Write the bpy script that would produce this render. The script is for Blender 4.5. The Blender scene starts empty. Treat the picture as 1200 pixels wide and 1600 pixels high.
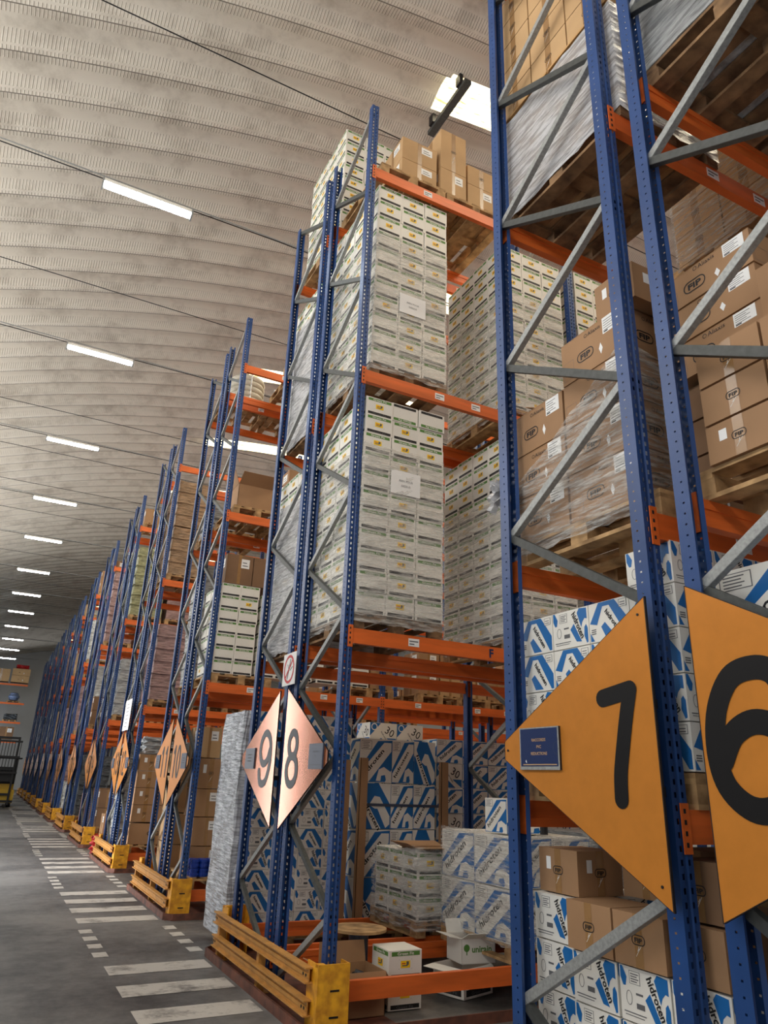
import bpy, bmesh, math, random
from mathutils import Vector, Matrix
random.seed(7)
C = bpy.context.scene.collection
PI = math.pi
# ------------------------------------------------------------------ camera, world, lights, exposure
cam = bpy.data.cameras.new('camera'); camo = bpy.data.objects.new('camera', cam); C.objects.link(camo)
CAMH = 1.675
yaw, pit, rol = math.radians(26.55998), math.radians(20.92511), math.radians(2.26379)
f = Vector((math.sin(yaw)*math.cos(pit), math.cos(yaw)*math.cos(pit), math.sin(pit)))
r0 = Vector((math.cos(yaw), -math.sin(yaw), 0)); u0 = r0.cross(f)
rr = r0*math.cos(rol)+u0*math.sin(rol); uu = -r0*math.sin(rol)+u0*math.cos(rol)
camo.matrix_world = Matrix(((rr.x, uu.x, -f.x, 0), (rr.y, uu.y, -f.y, 0), (rr.z, uu.z, -f.z, CAMH), (0, 0, 0, 1)))
cam.sensor_fit = 'VERTICAL'; cam.sensor_height = 36; cam.sensor_width = 27
cam.lens = 1123.0/1600*36; cam.shift_x = 6.2/1600; cam.shift_y = -5.85/1600
cam.clip_end = 300; cam.clip_start = 0.05
bpy.context.scene.camera = camo
vs = bpy.context.scene.view_settings
vs.view_transform = 'Standard'; vs.look = 'None'; vs.gamma = 1; vs.use_curve_mapping = False; vs.exposure = 0.0
world = bpy.data.worlds.new('world'); bpy.context.scene.world = world; world.use_nodes = True
wb = world.node_tree.nodes['Background']; wb.inputs[0].default_value = (0.80, 0.90, 1.0, 1); wb.inputs[1].default_value = 0.07
def area(name, loc, rot, sx, sy, power, col):
    l = bpy.data.lights.new(name, 'AREA'); l.shape = 'RECTANGLE'; l.size = sx; l.size_y = sy; l.energy = power; l.color = col
    if name.endswith('middle'): l.spread = math.radians(95)
    o = bpy.data.objects.new(name, l); o.location = loc; o.rotation_euler = rot; C.objects.link(o); return o
# daylight through the open dock doors along the left wall
area('dock_daylight', (-3.7, 1.0, 2.4), (0, math.radians(-90), 0), 4.0, 3.4, 110, (0.93, 0.96, 1.0))
area('dock_daylight_middle', (-4.0, 15.3, 2.4), (0, math.radians(-62), 0), 2.6, 2.6, 230, (0.95, 0.97, 1.0))
area('dock_daylight_far', (-4.0, 24.4, 2.35), (0, math.radians(-90), 0), 4.6, .9, 300, (0.97, 0.98, 1.0))
area('end_wall_fill', (-3.9, 64.0, 4.0), (0, math.radians(-90), 0), 4.0, 6.0, 420, (0.93, 0.96, 1.0))  # added light, no door here; brightens the far end wall
# added unseen light strip high on the left side, brightens ceiling and upper goods
area('ceiling_fill_strip', (-4.0, 13.0, 7.9), (0, math.radians(-100), 0), 2.4, 44.0, 2600, (1.0, 0.965, 0.915))
area('high_rear_fill', (1.0, -6.0, 8.0), (math.radians(98), 0, 0), 9.0, 3.0, 110, (1.0, 0.97, 0.92))  # added fill high behind the camera for the faces turned to it
area('near_rear_fill', (2.2, -3.2, 2.0), (math.radians(90), 0, 0), 3.2, 2.6, 40, (0.93, 0.95, 1.0))  # added weak fill behind the camera, reaches only the nearest things
# daylight falling in through the translucent roof panels
for i in range(7): area('roof_panel_daylight', (7.25, -2.75+4.97*i, 12.15), (0, 0, 0), 5.2, .62, 215, (1.0, 0.87, 0.66))
TUBE_E, SKY_E = 60.0, 4.5

# ------------------------------------------------------------------ materials
def lin(c): return tuple(((x/255)/12.92 if x/255 <= 0.04045 else ((x/255+0.055)/1.055)**2.4) for x in c)
def nodes(name):
    m = bpy.data.materials.new(name); m.use_nodes = True; nt = m.node_tree
    return m, nt, nt.nodes['Principled BSDF']
def N(nt, t, **kw):
    n = nt.nodes.new(t)
    for k, v in kw.items(): setattr(n, k, v)
    return n
def pm(name, c, rough=0.6, metal=0.0, var=0.0, vs_=6.0, stretch=(1, 1, 1), bump=0.0, bs=40.0, c2=None, spec=0.5):
    m, nt, b = nodes(name); col = lin(c)
    b.inputs['Roughness'].default_value = rough; b.inputs['Metallic'].default_value = metal
    b.inputs['Specular IOR Level'].default_value = spec
    b.inputs['Base Color'].default_value = (*col, 1)
    if var or bump:
        tc = N(nt, 'ShaderNodeTexCoord'); mp = N(nt, 'ShaderNodeMapping'); mp.inputs['Scale'].default_value = stretch
        oi = N(nt, 'ShaderNodeObjectInfo'); ad = N(nt, 'ShaderNodeVectorMath', operation='ADD')
        nt.links.new(tc.outputs['Object'], mp.inputs['Vector']); nt.links.new(mp.outputs[0], ad.inputs[0])
        mu = N(nt, 'ShaderNodeMath', operation='MULTIPLY'); mu.inputs[1].default_value = 37.0
        nt.links.new(oi.outputs['Random'], mu.inputs[0]); nt.links.new(mu.outputs[0], ad.inputs[1])
    if var:
        no = N(nt, 'ShaderNodeTexNoise'); no.inputs['Scale'].default_value = vs_; no.inputs['Detail'].default_value = 5
        nt.links.new(ad.outputs[0], no.inputs['Vector'])
        rp = N(nt, 'ShaderNodeValToRGB'); a = lin(c2) if c2 else tuple(x*(1-var) for x in col)
        bcol = tuple(min(1, x*(1+var*0.5)) for x in col)
        rp.color_ramp.elements[0].position = 0.3; rp.color_ramp.elements[1].position = 0.7
        rp.color_ramp.elements[0].color = (*a, 1); rp.color_ramp.elements[1].color = (*bcol, 1)
        nt.links.new(no.outputs[0], rp.inputs[0]); nt.links.new(rp.outputs[0], b.inputs['Base Color'])
    if bump:
        n2 = N(nt, 'ShaderNodeTexNoise'); n2.inputs['Scale'].default_value = bs; n2.inputs['Detail'].default_value = 3
        nt.links.new(ad.outputs[0], n2.inputs['Vector'])
        bp = N(nt, 'ShaderNodeBump'); bp.inputs['Strength'].default_value = bump; bp.inputs['Distance'].default_value = 0.01
        nt.links.new(n2.outputs[0], bp.inputs['Height']); nt.links.new(bp.outputs[0], b.inputs['Normal'])
    return m
M = {}
M['blue'] = pm('blue_paint', (32, 68, 124), 0.4, var=0.22, vs_=3, bump=0.05)
M['orange'] = pm('orange_paint', (226, 108, 44), 0.45, var=0.22, vs_=5, stretch=(.4, 1, 3))
M['galv'] = pm('galvanised_steel', (158, 160, 158), 0.5, 0.25, var=0.25, vs_=60)
M['galv_dark'] = pm('galvanised_steel_dark', (76, 78, 76), 0.55, 0.25, var=0.25, vs_=30)  # darker copy paints shade into the rising braces; also the dark roof bracket
M['wood'] = pm('pallet_wood', (186, 150, 104), 0.8, var=0.38, vs_=9, stretch=(1, 1, 1), c2=(122, 92, 58))
M['wood_dark'] = pm('weathered_pallet_wood', (140, 108, 74), 0.85, var=0.4, vs_=9, c2=(84, 62, 42))
M['card'] = pm('brown_cardboard', (164, 126, 90), 0.75, var=0.12, vs_=3)
M['card_d'] = pm('dark_brown_cardboard', (128, 96, 68), 0.75, var=0.14, vs_=3)
M['card_l'] = pm('light_cardboard', (192, 156, 112), 0.75, var=0.10, vs_=3)
M['card_p'] = pm('pinkish_cardboard', (158, 122, 108), 0.75, var=0.14, vs_=3)
M['tape'] = pm('parcel_tape', (158, 120, 78), 0.25, var=0.1, vs_=20)
M['inside'] = pm('carton_inside', (150, 116, 80), 0.85)
M['white'] = pm('white_carton_board', (232, 229, 220), 0.55, var=0.05, vs_=3)
M['paper'] = pm('white_paper', (238, 238, 236), 0.6)
M['green'] = pm('green_print', (84, 132, 58), 0.6)
M['black'] = pm('black_print', (24, 24, 26), 0.6)
M['yellow'] = pm('yellow_label', (250, 206, 20), 0.5)
M['ink'] = pm('grey_print', (96, 96, 98), 0.7)
M['pblue'] = pm('blue_print', (22, 104, 172), 0.5)
M['blueband'] = pm('dark_blue_card', (38, 52, 92), 0.3)
M['sign'] = pm('orange_sign_enamel', (222, 142, 58), 0.33, 0.35, var=0.06, vs_=14, bump=0.02, bs=120)
M['signg'] = pm('glossy_copper_orange_sign', (182, 106, 62), 0.14, 0.6, var=0.10, vs_=8, bump=0.03, bs=2.5)
M['signink'] = pm('black_sign_paint', (24, 23, 24), 0.42, spec=.3)
M['signinkg'] = pm('glossy_black_sign_paint', (24, 25, 28), 0.3, spec=.35)
M['signedge'] = pm('black_sign_edge', (22, 20, 22), 0.5)
M['acry'] = pm('grey_blue_card', (66, 74, 92), 0.3)
M['guard'] = pm('worn_yellow_paint', (236, 172, 40), 0.5, var=0.3, vs_=14, c2=(196, 128, 34))
M['guardrail'] = pm('dusty_yellow_beam', (196, 140, 66), 0.55, var=0.25, vs_=8)
M['rust'] = pm('red_brown_primer', (120, 72, 54), 0.6, var=0.4, vs_=8, c2=(70, 46, 40))
M['red'] = pm('red_print', (196, 40, 44), 0.5)
M['dark'] = pm('black_plastic', (22, 22, 24), 0.5)
M['bluep'] = pm('blue_plastic', (20, 56, 150), 0.35)
M['greyp'] = pm('dark_grey_fittings', (58, 62, 66), 0.35)
M['fork'] = pm('yellow_machine_paint', (200, 160, 30), 0.45)
M['redbag'] = pm('red_plastic_bag', (190, 40, 44), 0.4, bump=.5, bs=12)
M['cream'] = pm('cream_insulation_roll', (206, 200, 184), 0.6, var=0.15, vs_=10)
M['wallw'] = pm('white_painted_wall', (196, 198, 200), 0.8, var=0.05, vs_=1)
M['blockwall'] = pm('grey_block_wall', (104, 103, 100), 0.85, var=0.1, vs_=2)
M['hose'] = pm('blue_white_hose', (120, 140, 180), 0.5, var=.5, vs_=14)
M['ply'] = pm('plywood', (196, 152, 96), 0.7, var=.2, vs_=6)

def wrapmat(name, c, amt=0.55, opaque=False, rough=0.18):
    m, nt, b = nodes(name); col = lin(c)
    out = nt.nodes['Material Output']
    tc = N(nt, 'ShaderNodeTexCoord'); mp = N(nt, 'ShaderNodeMapping')
    mp.inputs['Scale'].default_value = (3.0, 3.0, 26.0); mp.inputs['Rotation'].default_value = (0.28, 0.22, 0)
    nt.links.new(tc.outputs['Object'], mp.inputs['Vector'])
    n1 = N(nt, 'ShaderNodeTexNoise'); n1.inputs['Scale'].default_value = 1.6; n1.inputs['Detail'].default_value = 6; n1.inputs['Roughness'].default_value = 0.65
    nt.links.new(mp.outputs[0], n1.inputs['Vector'])
    n2 = N(nt, 'ShaderNodeTexNoise'); n2.inputs['Scale'].default_value = 5.0; n2.inputs['Detail'].default_value = 3
    nt.links.new(tc.outputs['Object'], n2.inputs['Vector'])
    ad = N(nt, 'ShaderNodeMath', operation='ADD'); nt.links.new(n1.outputs[0], ad.inputs[0]); nt.links.new(n2.outputs[0], ad.inputs[1])
    bp = N(nt, 'ShaderNodeBump'); bp.inputs['Strength'].default_value = 0.9; bp.inputs['Distance'].default_value = 0.03
    nt.links.new(ad.outputs[0], bp.inputs['Height'])
    b.inputs['Base Color'].default_value = (*col, 1); b.inputs['Roughness'].default_value = rough
    nt.links.new(bp.outputs[0], b.inputs['Normal'])
    if opaque:
        rp = N(nt, 'ShaderNodeValToRGB'); rp.color_ramp.elements[0].position = .38; rp.color_ramp.elements[1].position = .62
        rp.color_ramp.elements[0].color = (*[x*.55 for x in col], 1); rp.color_ramp.elements[1].color = (*[min(1, x*1.3+.03) for x in col], 1)
        nt.links.new(n1.outputs[0], rp.inputs[0]); nt.links.new(rp.outputs[0], b.inputs['Base Color'])
        return m
    tr = N(nt, 'ShaderNodeBsdfTransparent'); mx = N(nt, 'ShaderNodeMixShader')
    rp = N(nt, 'ShaderNodeMapRange'); rp.inputs['From Min'].default_value = 0.42; rp.inputs['From Max'].default_value = 0.68
    rp.inputs['To Min'].default_value = 0.10 if amt < 1 else 0.50; rp.inputs['To Max'].default_value = amt
    nt.links.new(n1.outputs[0], rp.inputs['Value']); nt.links.new(rp.outputs[0], mx.inputs[0])
    nt.links.new(tr.outputs[0], mx.inputs[1]); nt.links.new(b.outputs[0], mx.inputs[2]); nt.links.new(mx.outputs[0], out.inputs[0])
    return m
M['film'] = wrapmat('clear_stretch_film', (228, 226, 220), 0.75)
M['filmw'] = wrapmat('clouded_stretch_film', (214, 214, 216), 1.35)
M['w_grey'] = wrapmat('silvery_wrapped_goods', (170, 172, 172), opaque=True)
M['w_silver'] = wrapmat('bright_silvery_film', (196, 202, 210), opaque=True, rough=.12); M['w_silver'].node_tree.nodes['Principled BSDF'].inputs['Metallic'].default_value = .35
M['w_white'] = wrapmat('white_wrapped_goods', (206, 206, 200), opaque=True)
M['w_pink'] = wrapmat('pinkish_wrapped_goods', (160, 128, 124), opaque=True, rough=.3)
M['w_brown'] = wrapmat('brown_wrapped_goods', (158, 126, 92), opaque=True, rough=.3)
M['w_green'] = wrapmat('greenish_wrapped_goods', (150, 150, 108), opaque=True, rough=.3)
M['w_dark'] = wrapmat('dark_wrapped_goods', (74, 80, 86), opaque=True, rough=.3)

def emis(name, c, s, pattern=False):
    m, nt, b = nodes(name); out = nt.nodes['Material Output']; nt.nodes.remove(b)
    e = N(nt, 'ShaderNodeEmission'); e.inputs[0].default_value = (*c, 1); e.inputs[1].default_value = s
    nt.links.new(e.outputs[0], out.inputs[0])
    if pattern:
        tc = N(nt, 'ShaderNodeTexCoord'); mp = N(nt, 'ShaderNodeMapping'); mp.inputs['Scale'].default_value = (1.6, 16, 3)
        no = N(nt, 'ShaderNodeTexNoise'); no.inputs['Scale'].default_value = 2; no.inputs['Detail'].default_value = 6
        rp = N(nt, 'ShaderNodeValToRGB'); rp.color_ramp.elements[0].position = .3; rp.color_ramp.elements[1].position = .6
        rp.color_ramp.elements[0].color = (.42, .29, .07, 1); rp.color_ramp.elements[1].color = (1, .90, .60, 1)
        nt.links.new(tc.outputs['Object'], mp.inputs[0]); nt.links.new(mp.outputs[0], no.inputs['Vector'])
        nt.links.new(no.outputs[0], rp.inputs[0]); nt.links.new(rp.outputs[0], e.inputs[0])
    return m
M['tube'] = emis('lit_fluorescent_tube', (0.86, 0.95, 1.0), TUBE_E)
M['skylight'] = emis('translucent_roof_panel', (1, .88, .62), SKY_E, True)

def ceiling_mat():
    m, nt, b = nodes('profiled_steel_roof'); b.inputs['Roughness'].default_value = 0.5
    tc = N(nt, 'ShaderNodeTexCoord'); sp = N(nt, 'ShaderNodeSeparateXYZ'); nt.links.new(tc.outputs['Object'], sp.inputs[0])
    def mth(op, a, bb=None):
        n = N(nt, 'ShaderNodeMath', operation=op)
        for i, v in enumerate((a, bb)):
            if v is None: continue
            if isinstance(v, (int, float)): n.inputs[i].default_value = v
            else: nt.links.new(v, n.inputs[i])
        return n.outputs[0]
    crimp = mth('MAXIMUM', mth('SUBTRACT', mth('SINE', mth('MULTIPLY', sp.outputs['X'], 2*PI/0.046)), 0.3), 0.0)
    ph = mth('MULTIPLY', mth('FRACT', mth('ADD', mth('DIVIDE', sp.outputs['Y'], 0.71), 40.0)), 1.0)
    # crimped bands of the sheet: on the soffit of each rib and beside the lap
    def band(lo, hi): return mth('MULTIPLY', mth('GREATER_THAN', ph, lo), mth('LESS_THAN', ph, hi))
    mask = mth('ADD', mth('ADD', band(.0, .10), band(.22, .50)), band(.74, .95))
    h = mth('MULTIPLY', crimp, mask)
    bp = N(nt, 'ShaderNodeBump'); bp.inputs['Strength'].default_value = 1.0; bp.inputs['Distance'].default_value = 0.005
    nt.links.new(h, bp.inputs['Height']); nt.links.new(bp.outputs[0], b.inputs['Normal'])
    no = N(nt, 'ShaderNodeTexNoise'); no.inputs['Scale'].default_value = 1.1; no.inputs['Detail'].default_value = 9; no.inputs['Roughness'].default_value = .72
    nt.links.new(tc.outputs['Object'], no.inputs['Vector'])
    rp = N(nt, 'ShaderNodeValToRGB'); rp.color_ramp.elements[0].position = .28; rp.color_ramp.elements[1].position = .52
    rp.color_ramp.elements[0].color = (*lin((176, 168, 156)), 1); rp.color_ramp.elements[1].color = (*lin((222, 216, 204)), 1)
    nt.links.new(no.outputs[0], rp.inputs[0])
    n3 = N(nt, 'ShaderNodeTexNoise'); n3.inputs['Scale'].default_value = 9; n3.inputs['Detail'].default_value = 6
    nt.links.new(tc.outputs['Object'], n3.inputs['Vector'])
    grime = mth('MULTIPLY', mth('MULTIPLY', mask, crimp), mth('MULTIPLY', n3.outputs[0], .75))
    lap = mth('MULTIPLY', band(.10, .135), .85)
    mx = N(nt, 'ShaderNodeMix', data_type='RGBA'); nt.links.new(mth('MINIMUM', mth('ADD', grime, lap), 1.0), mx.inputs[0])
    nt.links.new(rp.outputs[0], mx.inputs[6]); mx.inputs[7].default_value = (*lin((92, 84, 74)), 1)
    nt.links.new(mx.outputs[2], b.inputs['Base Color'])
    return m
M['roof'] = ceiling_mat()

def floor_mat(name, base, dark, paint=False):
    m, nt, b = nodes(name)
    tc = N(nt, 'ShaderNodeTexCoord')
    a = N(nt, 'ShaderNodeTexNoise'); a.inputs['Scale'].default_value = .55 if not paint else 3.5; a.inputs['Detail'].default_value = 9; a.inputs['Roughness'].default_value = .62
    c = N(nt, 'ShaderNodeTexNoise'); c.inputs['Scale'].default_value = 7 if not paint else 22; c.inputs['Detail'].default_value = 9; c.inputs['Roughness'].default_value = .75
    nt.links.new(tc.outputs['Object'], a.inputs['Vector']); nt.links.new(tc.outputs['Object'], c.inputs['Vector'])
    ad = N(nt, 'ShaderNodeMath', operation='MULTIPLY_ADD'); ad.inputs[1].default_value = .45 if not paint else .40
    nt.links.new(c.outputs[0], ad.inputs[0]); nt.links.new(a.outputs[0], ad.inputs[2])
    rp = N(nt, 'ShaderNodeValToRGB')
    rp.color_ramp.elements[0].position = .56 if not paint else .50; rp.color_ramp.elements[1].position = .84 if not paint else .70
    rp.color_ramp.elements[0].color = (*lin(dark), 1); rp.color_ramp.elements[1].color = (*lin(base), 1)
    nt.links.new(ad.outputs[0], rp.inputs[0]); nt.links.new(rp.outputs[0], b.inputs['Base Color'])
    b.inputs['Roughness'].default_value = .5
    bp = N(nt, 'ShaderNodeBump'); bp.inputs['Strength'].default_value = .15; bp.inputs['Distance'].default_value = .01
    nt.links.new(c.outputs[0], bp.inputs['Height']); nt.links.new(bp.outputs[0], b.inputs['Normal'])
    return m
M['floor'] = floor_mat('worn_concrete', (118, 116, 113), (50, 49, 49))
M['stripe'] = floor_mat('worn_white_floor_paint', (196, 191, 182), (104, 100, 96), True)

# ------------------------------------------------------------------ mesh helpers
class MB:
    def __init__(s): s.v = []; s.f = []; s.m = []; s.ms = []
    def mi(s, m):
        m = M[m] if isinstance(m, str) else m
        if m not in s.ms: s.ms.append(m)
        return s.ms.index(m)
    def poly(s, pts, m):
        b = len(s.v); s.v += [tuple(p) for p in pts]; s.f.append(tuple(range(b, b+len(pts)))); s.m.append(s.mi(m))
    def mesh(s, vs_, fs, m):
        b = len(s.v); s.v += [tuple(p) for p in vs_]; k = s.mi(m)
        for q in fs: s.f.append(tuple(i+b for i in q)); s.m.append(k)
    def box(s, x0, x1, y0, y1, z0, z1, m):
        v = [(x, y, z) for z in (z0, z1) for y in (y0, y1) for x in (x0, x1)]
        s.mesh(v, [(0, 2, 3, 1), (4, 5, 7, 6), (0, 1, 5, 4), (2, 6, 7, 3), (0, 4, 6, 2), (1, 3, 7, 5)], m)
    def obox(s, o, U, V, W, a, b, c, m):   # box centred on o with half sizes along unit vectors
        o, U, V, W = Vector(o), Vector(U), Vector(V), Vector(W)
        v = [o+U*a*i+V*b*j+W*c*k for k in (-1, 1) for j in (-1, 1) for i in (-1, 1)]
        s.mesh(v, [(0, 2, 3, 1), (4, 5, 7, 6), (0, 1, 5, 4), (2, 6, 7, 3), (0, 4, 6, 2), (1, 3, 7, 5)], m)
    def tube(s, p, q, r, m, n=10, r2=None, caps=True):
        p, q = Vector(p), Vector(q); d = (q-p).normalized(); a = d.orthogonal().normalized(); b = d.cross(a)
        r2 = r if r2 is None else r2
        vs_ = [p+(a*math.cos(t)+b*math.sin(t))*r for t in [2*PI*i/n for i in range(n)]]
        vs_ += [q+(a*math.cos(t)+b*math.sin(t))*r2 for t in [2*PI*i/n for i in range(n)]]
        fs = [(i, (i+1) % n, n+(i+1) % n, n+i) for i in range(n)]
        if caps: fs += [tuple(range(n-1, -1, -1)), tuple(range(n, 2*n))]
        s.mesh(vs_, fs, m)
    def torus(s, c, R, r, m, n=28, k=8, sx=1.0):
        vs_ = []; fs = []
        for i in range(n):
            a = 2*PI*i/n
            for j in range(k):
                t = 2*PI*j/k; q = R+r*math.cos(t)
                vs_.append((c[0]+q*math.cos(a), c[1]+q*math.sin(a), c[2]+r*math.sin(t)*sx))
                fs.append((i*k+j, ((i+1) % n)*k+j, ((i+1) % n)*k+(j+1) % k, i*k+(j+1) % k))
        s.mesh(vs_, fs, m)
    def data(s, name, smooth=False):
        me = bpy.data.meshes.new(name); me.from_pydata(s.v, [], s.f); me.update()
        for m in s.ms: me.materials.append(m)
        me.polygons.foreach_set('material_index', s.m)
        if smooth: me.polygons.foreach_set('use_smooth', [True]*len(s.f))
        return me
    def build(s, name, parent=None, smooth=False):
        return link(name, s.data(name, smooth), parent)
def link(name, me, parent=None, loc=None):
    o = bpy.data.objects.new(name, me); C.objects.link(o)
    if parent: o.parent = parent
    if loc: o.location = loc
    return o
def tag(o, label=None, cat=None, group=None, kind=None):
    if label: o['label'] = label
    if cat: o['category'] = cat
    if group: o['group'] = group
    if kind: o['kind'] = kind
    return o
def empty(name, loc, label, cat, group=None, rz=0):
    o = bpy.data.objects.new(name, None); C.objects.link(o); o.location = loc; o.rotation_euler = (0, 0, rz)
    o.empty_display_size = .1
    return tag(o, label, cat, group)
def copy_tree(o, parent=None):
    c = o.copy(); C.objects.link(c); c.parent = parent
    for ch in list(o.children): copy_tree(ch, c)
    return c
_g = {}
def glyph(txt, bold=0.0, res=2):
    k = (txt, bold)
    if k not in _g:
        cu = bpy.data.curves.new('t', 'FONT'); cu.body = txt; cu.size = 1; cu.resolution_u = res; cu.offset = bold
        o = bpy.data.objects.new('t', cu); me = bpy.data.meshes.new_from_object(o)
        vs_ = [(v.co.x, v.co.y) for v in me.vertices]; fs = [tuple(p.vertices) for p in me.polygons]
        w = max(x for x, y in vs_)
        _g[k] = (vs_, fs, w); bpy.data.objects.remove(o); bpy.data.curves.remove(cu); bpy.data.meshes.remove(me)
    return _g[k]
class Face:      # a flat face of a box to print on: o + u*U + v*V, lifted along n
    def __init__(s, mb, o, U, V): s.mb = mb; s.o = Vector(o); s.U = Vector(U); s.V = Vector(V); s.n = s.U.cross(s.V)
    def P(s, u, v, l=1): return s.o+s.U*u+s.V*v+s.n*(0.0009*l)
    def poly(s, pts, m, l=1): s.mb.poly([s.P(u, v, l) for u, v in pts], m)
    def rect(s, u0, u1, v0, v1, m, l=1): s.poly([(u0, v0), (u1, v0), (u1, v1), (u0, v1)], m, l)
    def text(s, t, u, v, h, m, ang=0, l=2, wid=None, bold=0.0, mid=False):
        vs_, fs, w = glyph(t, bold); sx = h if wid is None else wid/w
        ca, sa = math.cos(ang), math.sin(ang); off = w*sx/2 if mid else 0
        s.mb.mesh([s.P(u+(x*sx-off)*ca-y*h*sa, v+(x*sx-off)*sa+y*h*ca, l) for x, y in vs_], fs, m)
    def stroke(s, pts, w, m, l=2, closed=False, caps=True):
        n = len(pts); L = []; R = []
        for i, (x, y) in enumerate(pts):
            a = pts[(i-1) % n] if (closed or i > 0) else pts[i]; b = pts[(i+1) % n] if (closed or i < n-1) else pts[i]
            dx, dy = b[0]-a[0], b[1]-a[1]; d = math.hypot(dx, dy) or 1; nx, ny = -dy/d*w/2, dx/d*w/2
            L.append((x+nx, y+ny)); R.append((x-nx, y-ny))
        for i in range(n if closed else n-1):
            j = (i+1) % n; s.poly([R[i], R[j], L[j], L[i]], m, l)
        if caps and not closed:
            for (x, y), q, sg in ((pts[0], pts[1], -1), (pts[-1], pts[-2], -1)):
                a0 = math.atan2(y-q[1], x-q[0])
                s.poly([(x+w/2*math.cos(a0-PI/2+PI*k/8), y+w/2*math.sin(a0-PI/2+PI*k/8)) for k in range(9)], m, l)
def crom(pts, n=6, closed=False):
    out = []; k = len(pts)
    for i in range(k if closed else k-1):
        g = (lambda j: pts[j % k]) if closed else (lambda j: pts[max(0, min(k-1, j))])
        p0, p1, p2, p3 = g(i-1), g(i), g(i+1), g(i+2)
        for t in [q/n for q in range(n)]:
            out.append(tuple(0.5*((2*p1[c])+(-p0[c]+p2[c])*t+(2*p0[c]-5*p1[c]+4*p2[c]-p3[c])*t*t+(-p0[c]+3*p1[c]-3*p2[c]+p3[c])*t**3) for c in (0, 1)))
    if not closed: out.append(pts[-1])
    return out
def faces(mb, w, d, h, x0=0, y0=0, z0=0):
    return (Face(mb, (x0, y0, z0), (1, 0, 0), (0, 0, 1)), Face(mb, (x0, y0+d, z0), (0, -1, 0), (0, 0, 1)))

# ------------------------------------------------------------------ structure: floor, roof, walls
RACKY = [0.965, 5.60, 10.33, 15.10, 19.95, 24.78, 29.45, 34.2, 38.95, 43.7, 48.45, 53.2, 57.95]
fm = MB(); fm.poly([(-12, -8, 0), (30, -8, 0), (30, 74, 0), (-12, 74, 0)], 'floor')
Z1 = 0.003
for k, y0 in enumerate(RACKY):
    for c in (0.0, .74, 1.47, 2.2):
        yc = y0+.02+c; fm.poly([(1.33, yc-.18, Z1), (2.27, yc-.15, Z1), (2.27, yc+.19, Z1), (1.33, yc+.17, Z1)], 'stripe')
    for c in (.58, .98, 1.38, 1.78):
        for xc in (1.36, 2.29):
            yc = y0+2.3+c; fm.poly([(xc-.07, yc-.11, Z1), (xc+.07, yc-.10, Z1), (xc+.07, yc+.11, Z1), (xc-.07, yc+.10, Z1)], 'stripe')
fl = fm.build('floor'); tag(fl, kind='structure')
VZ, VX, VR = 12.5, 9.14, 30.0
def vz(x): return VZ-(VR-math.sqrt(VR*VR-(x-VX)**2))
PITCH = 0.71
prof = [(0, .0), (.03, .012), (.07, .004), (.085, .0), (.092, .075), (.13, .125), (.19, .165), (.27, .18), (.36, .175), (.44, .15), (.52, .105), (.59, .06), (.65, .022), (.71, .0)]
xs = [-4.1+i*(22.4+4.1)/84 for i in range(85)]
SKY_RIB = []
k0 = round(7.2/PITCH)
for j in range(0, 14): SKY_RIB.append(2+7*j)
def roof(skip):
    mb = MB(); kx = [i for i, x in enumerate(xs)]
    rows = []
    for rib in range(-11, 104):
        for y, z in prof[:-1]: rows.append((rib, rib*PITCH+y, z))
    rows.append((104, 104*PITCH, 0))
    nx = len(xs)
    vs_ = []
    for rib, y, z in rows:
        for x in xs:
            t = (x-VX)/VR; vs_.append((x+math.sin(0)*0, y, vz(x)+z))
    fs = []
    for i in range(len(rows)-1):
        rib = rows[i][0]
        for j in range(nx-1):
            xm = (xs[j]+xs[j+1])/2
            sky = rib in SKY_RIB and 4.5 < xm < 9.9
            if sky == skip: continue
            a = i*nx+j; fs.append((a, a+nx, a+nx+1, a+1))
    return mb, vs_, fs
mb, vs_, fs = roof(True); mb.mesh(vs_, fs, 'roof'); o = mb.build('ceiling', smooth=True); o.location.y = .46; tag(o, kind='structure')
for n, rib in enumerate(SKY_RIB):
    mb = MB(); js = [j for j in range(len(xs)-1) if 4.5 < (xs[j]+xs[j+1])/2 < 9.9]
    cols = [xs[j] for j in js]+[xs[js[-1]+1]]
    vs_ = [(x, rib*PITCH+y, vz(x)+z+.006) for y, z in prof for x in cols]; nx = len(cols)
    mb.mesh(vs_, [(a*nx+b, a*nx+nx+b, a*nx+nx+b+1, a*nx+b+1) for a in range(len(prof)-1) for b in range(nx-1)], 'skylight')
    o = mb.build('window_%d' % (n+1)); o.location.y = .46; tag(o, kind='structure')
def wall(name, x0, x1, y0, y1, z1, prof_=None):
    mb = MB(); mb.box(x0, x1, y0, y1, 0, z1, 'wallw'); tag(mb.build(name), kind='structure')
mb = MB()
ys_ = 73.0
mb.poly([(-4.1, ys_, 0), (22.4, ys_, 0)]+[(x, ys_, vz(x)+.1) for x in reversed(xs)], 'wallw')
mb.poly([(-4.1, ys_+.2, 0), (22.4, ys_+.2, 0)]+[(x, ys_+.2, vz(x)+.1) for x in reversed(xs)], 'wallw')
tag(mb.build('wall_far'), kind='structure')
mb = MB(); mb.box(22.3, 22.5, -8, 73.2, 0, 9.7, 'wallw'); tag(mb.build('wall_right'), kind='structure')
mb = MB()   # left wall, open where the dock doors stand
dz = 4.8
for a, b in ((3.4, 9.6), (17.2, 23.9), (24.9, 73.2)): mb.box(-4.3, -4.1, a, b, 0, dz, 'blockwall')
mb.box(-4.3, -4.1, -8, 73.2, dz, 9.75, 'blockwall')
tag(mb.build('wall_left'), kind='structure')

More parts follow.
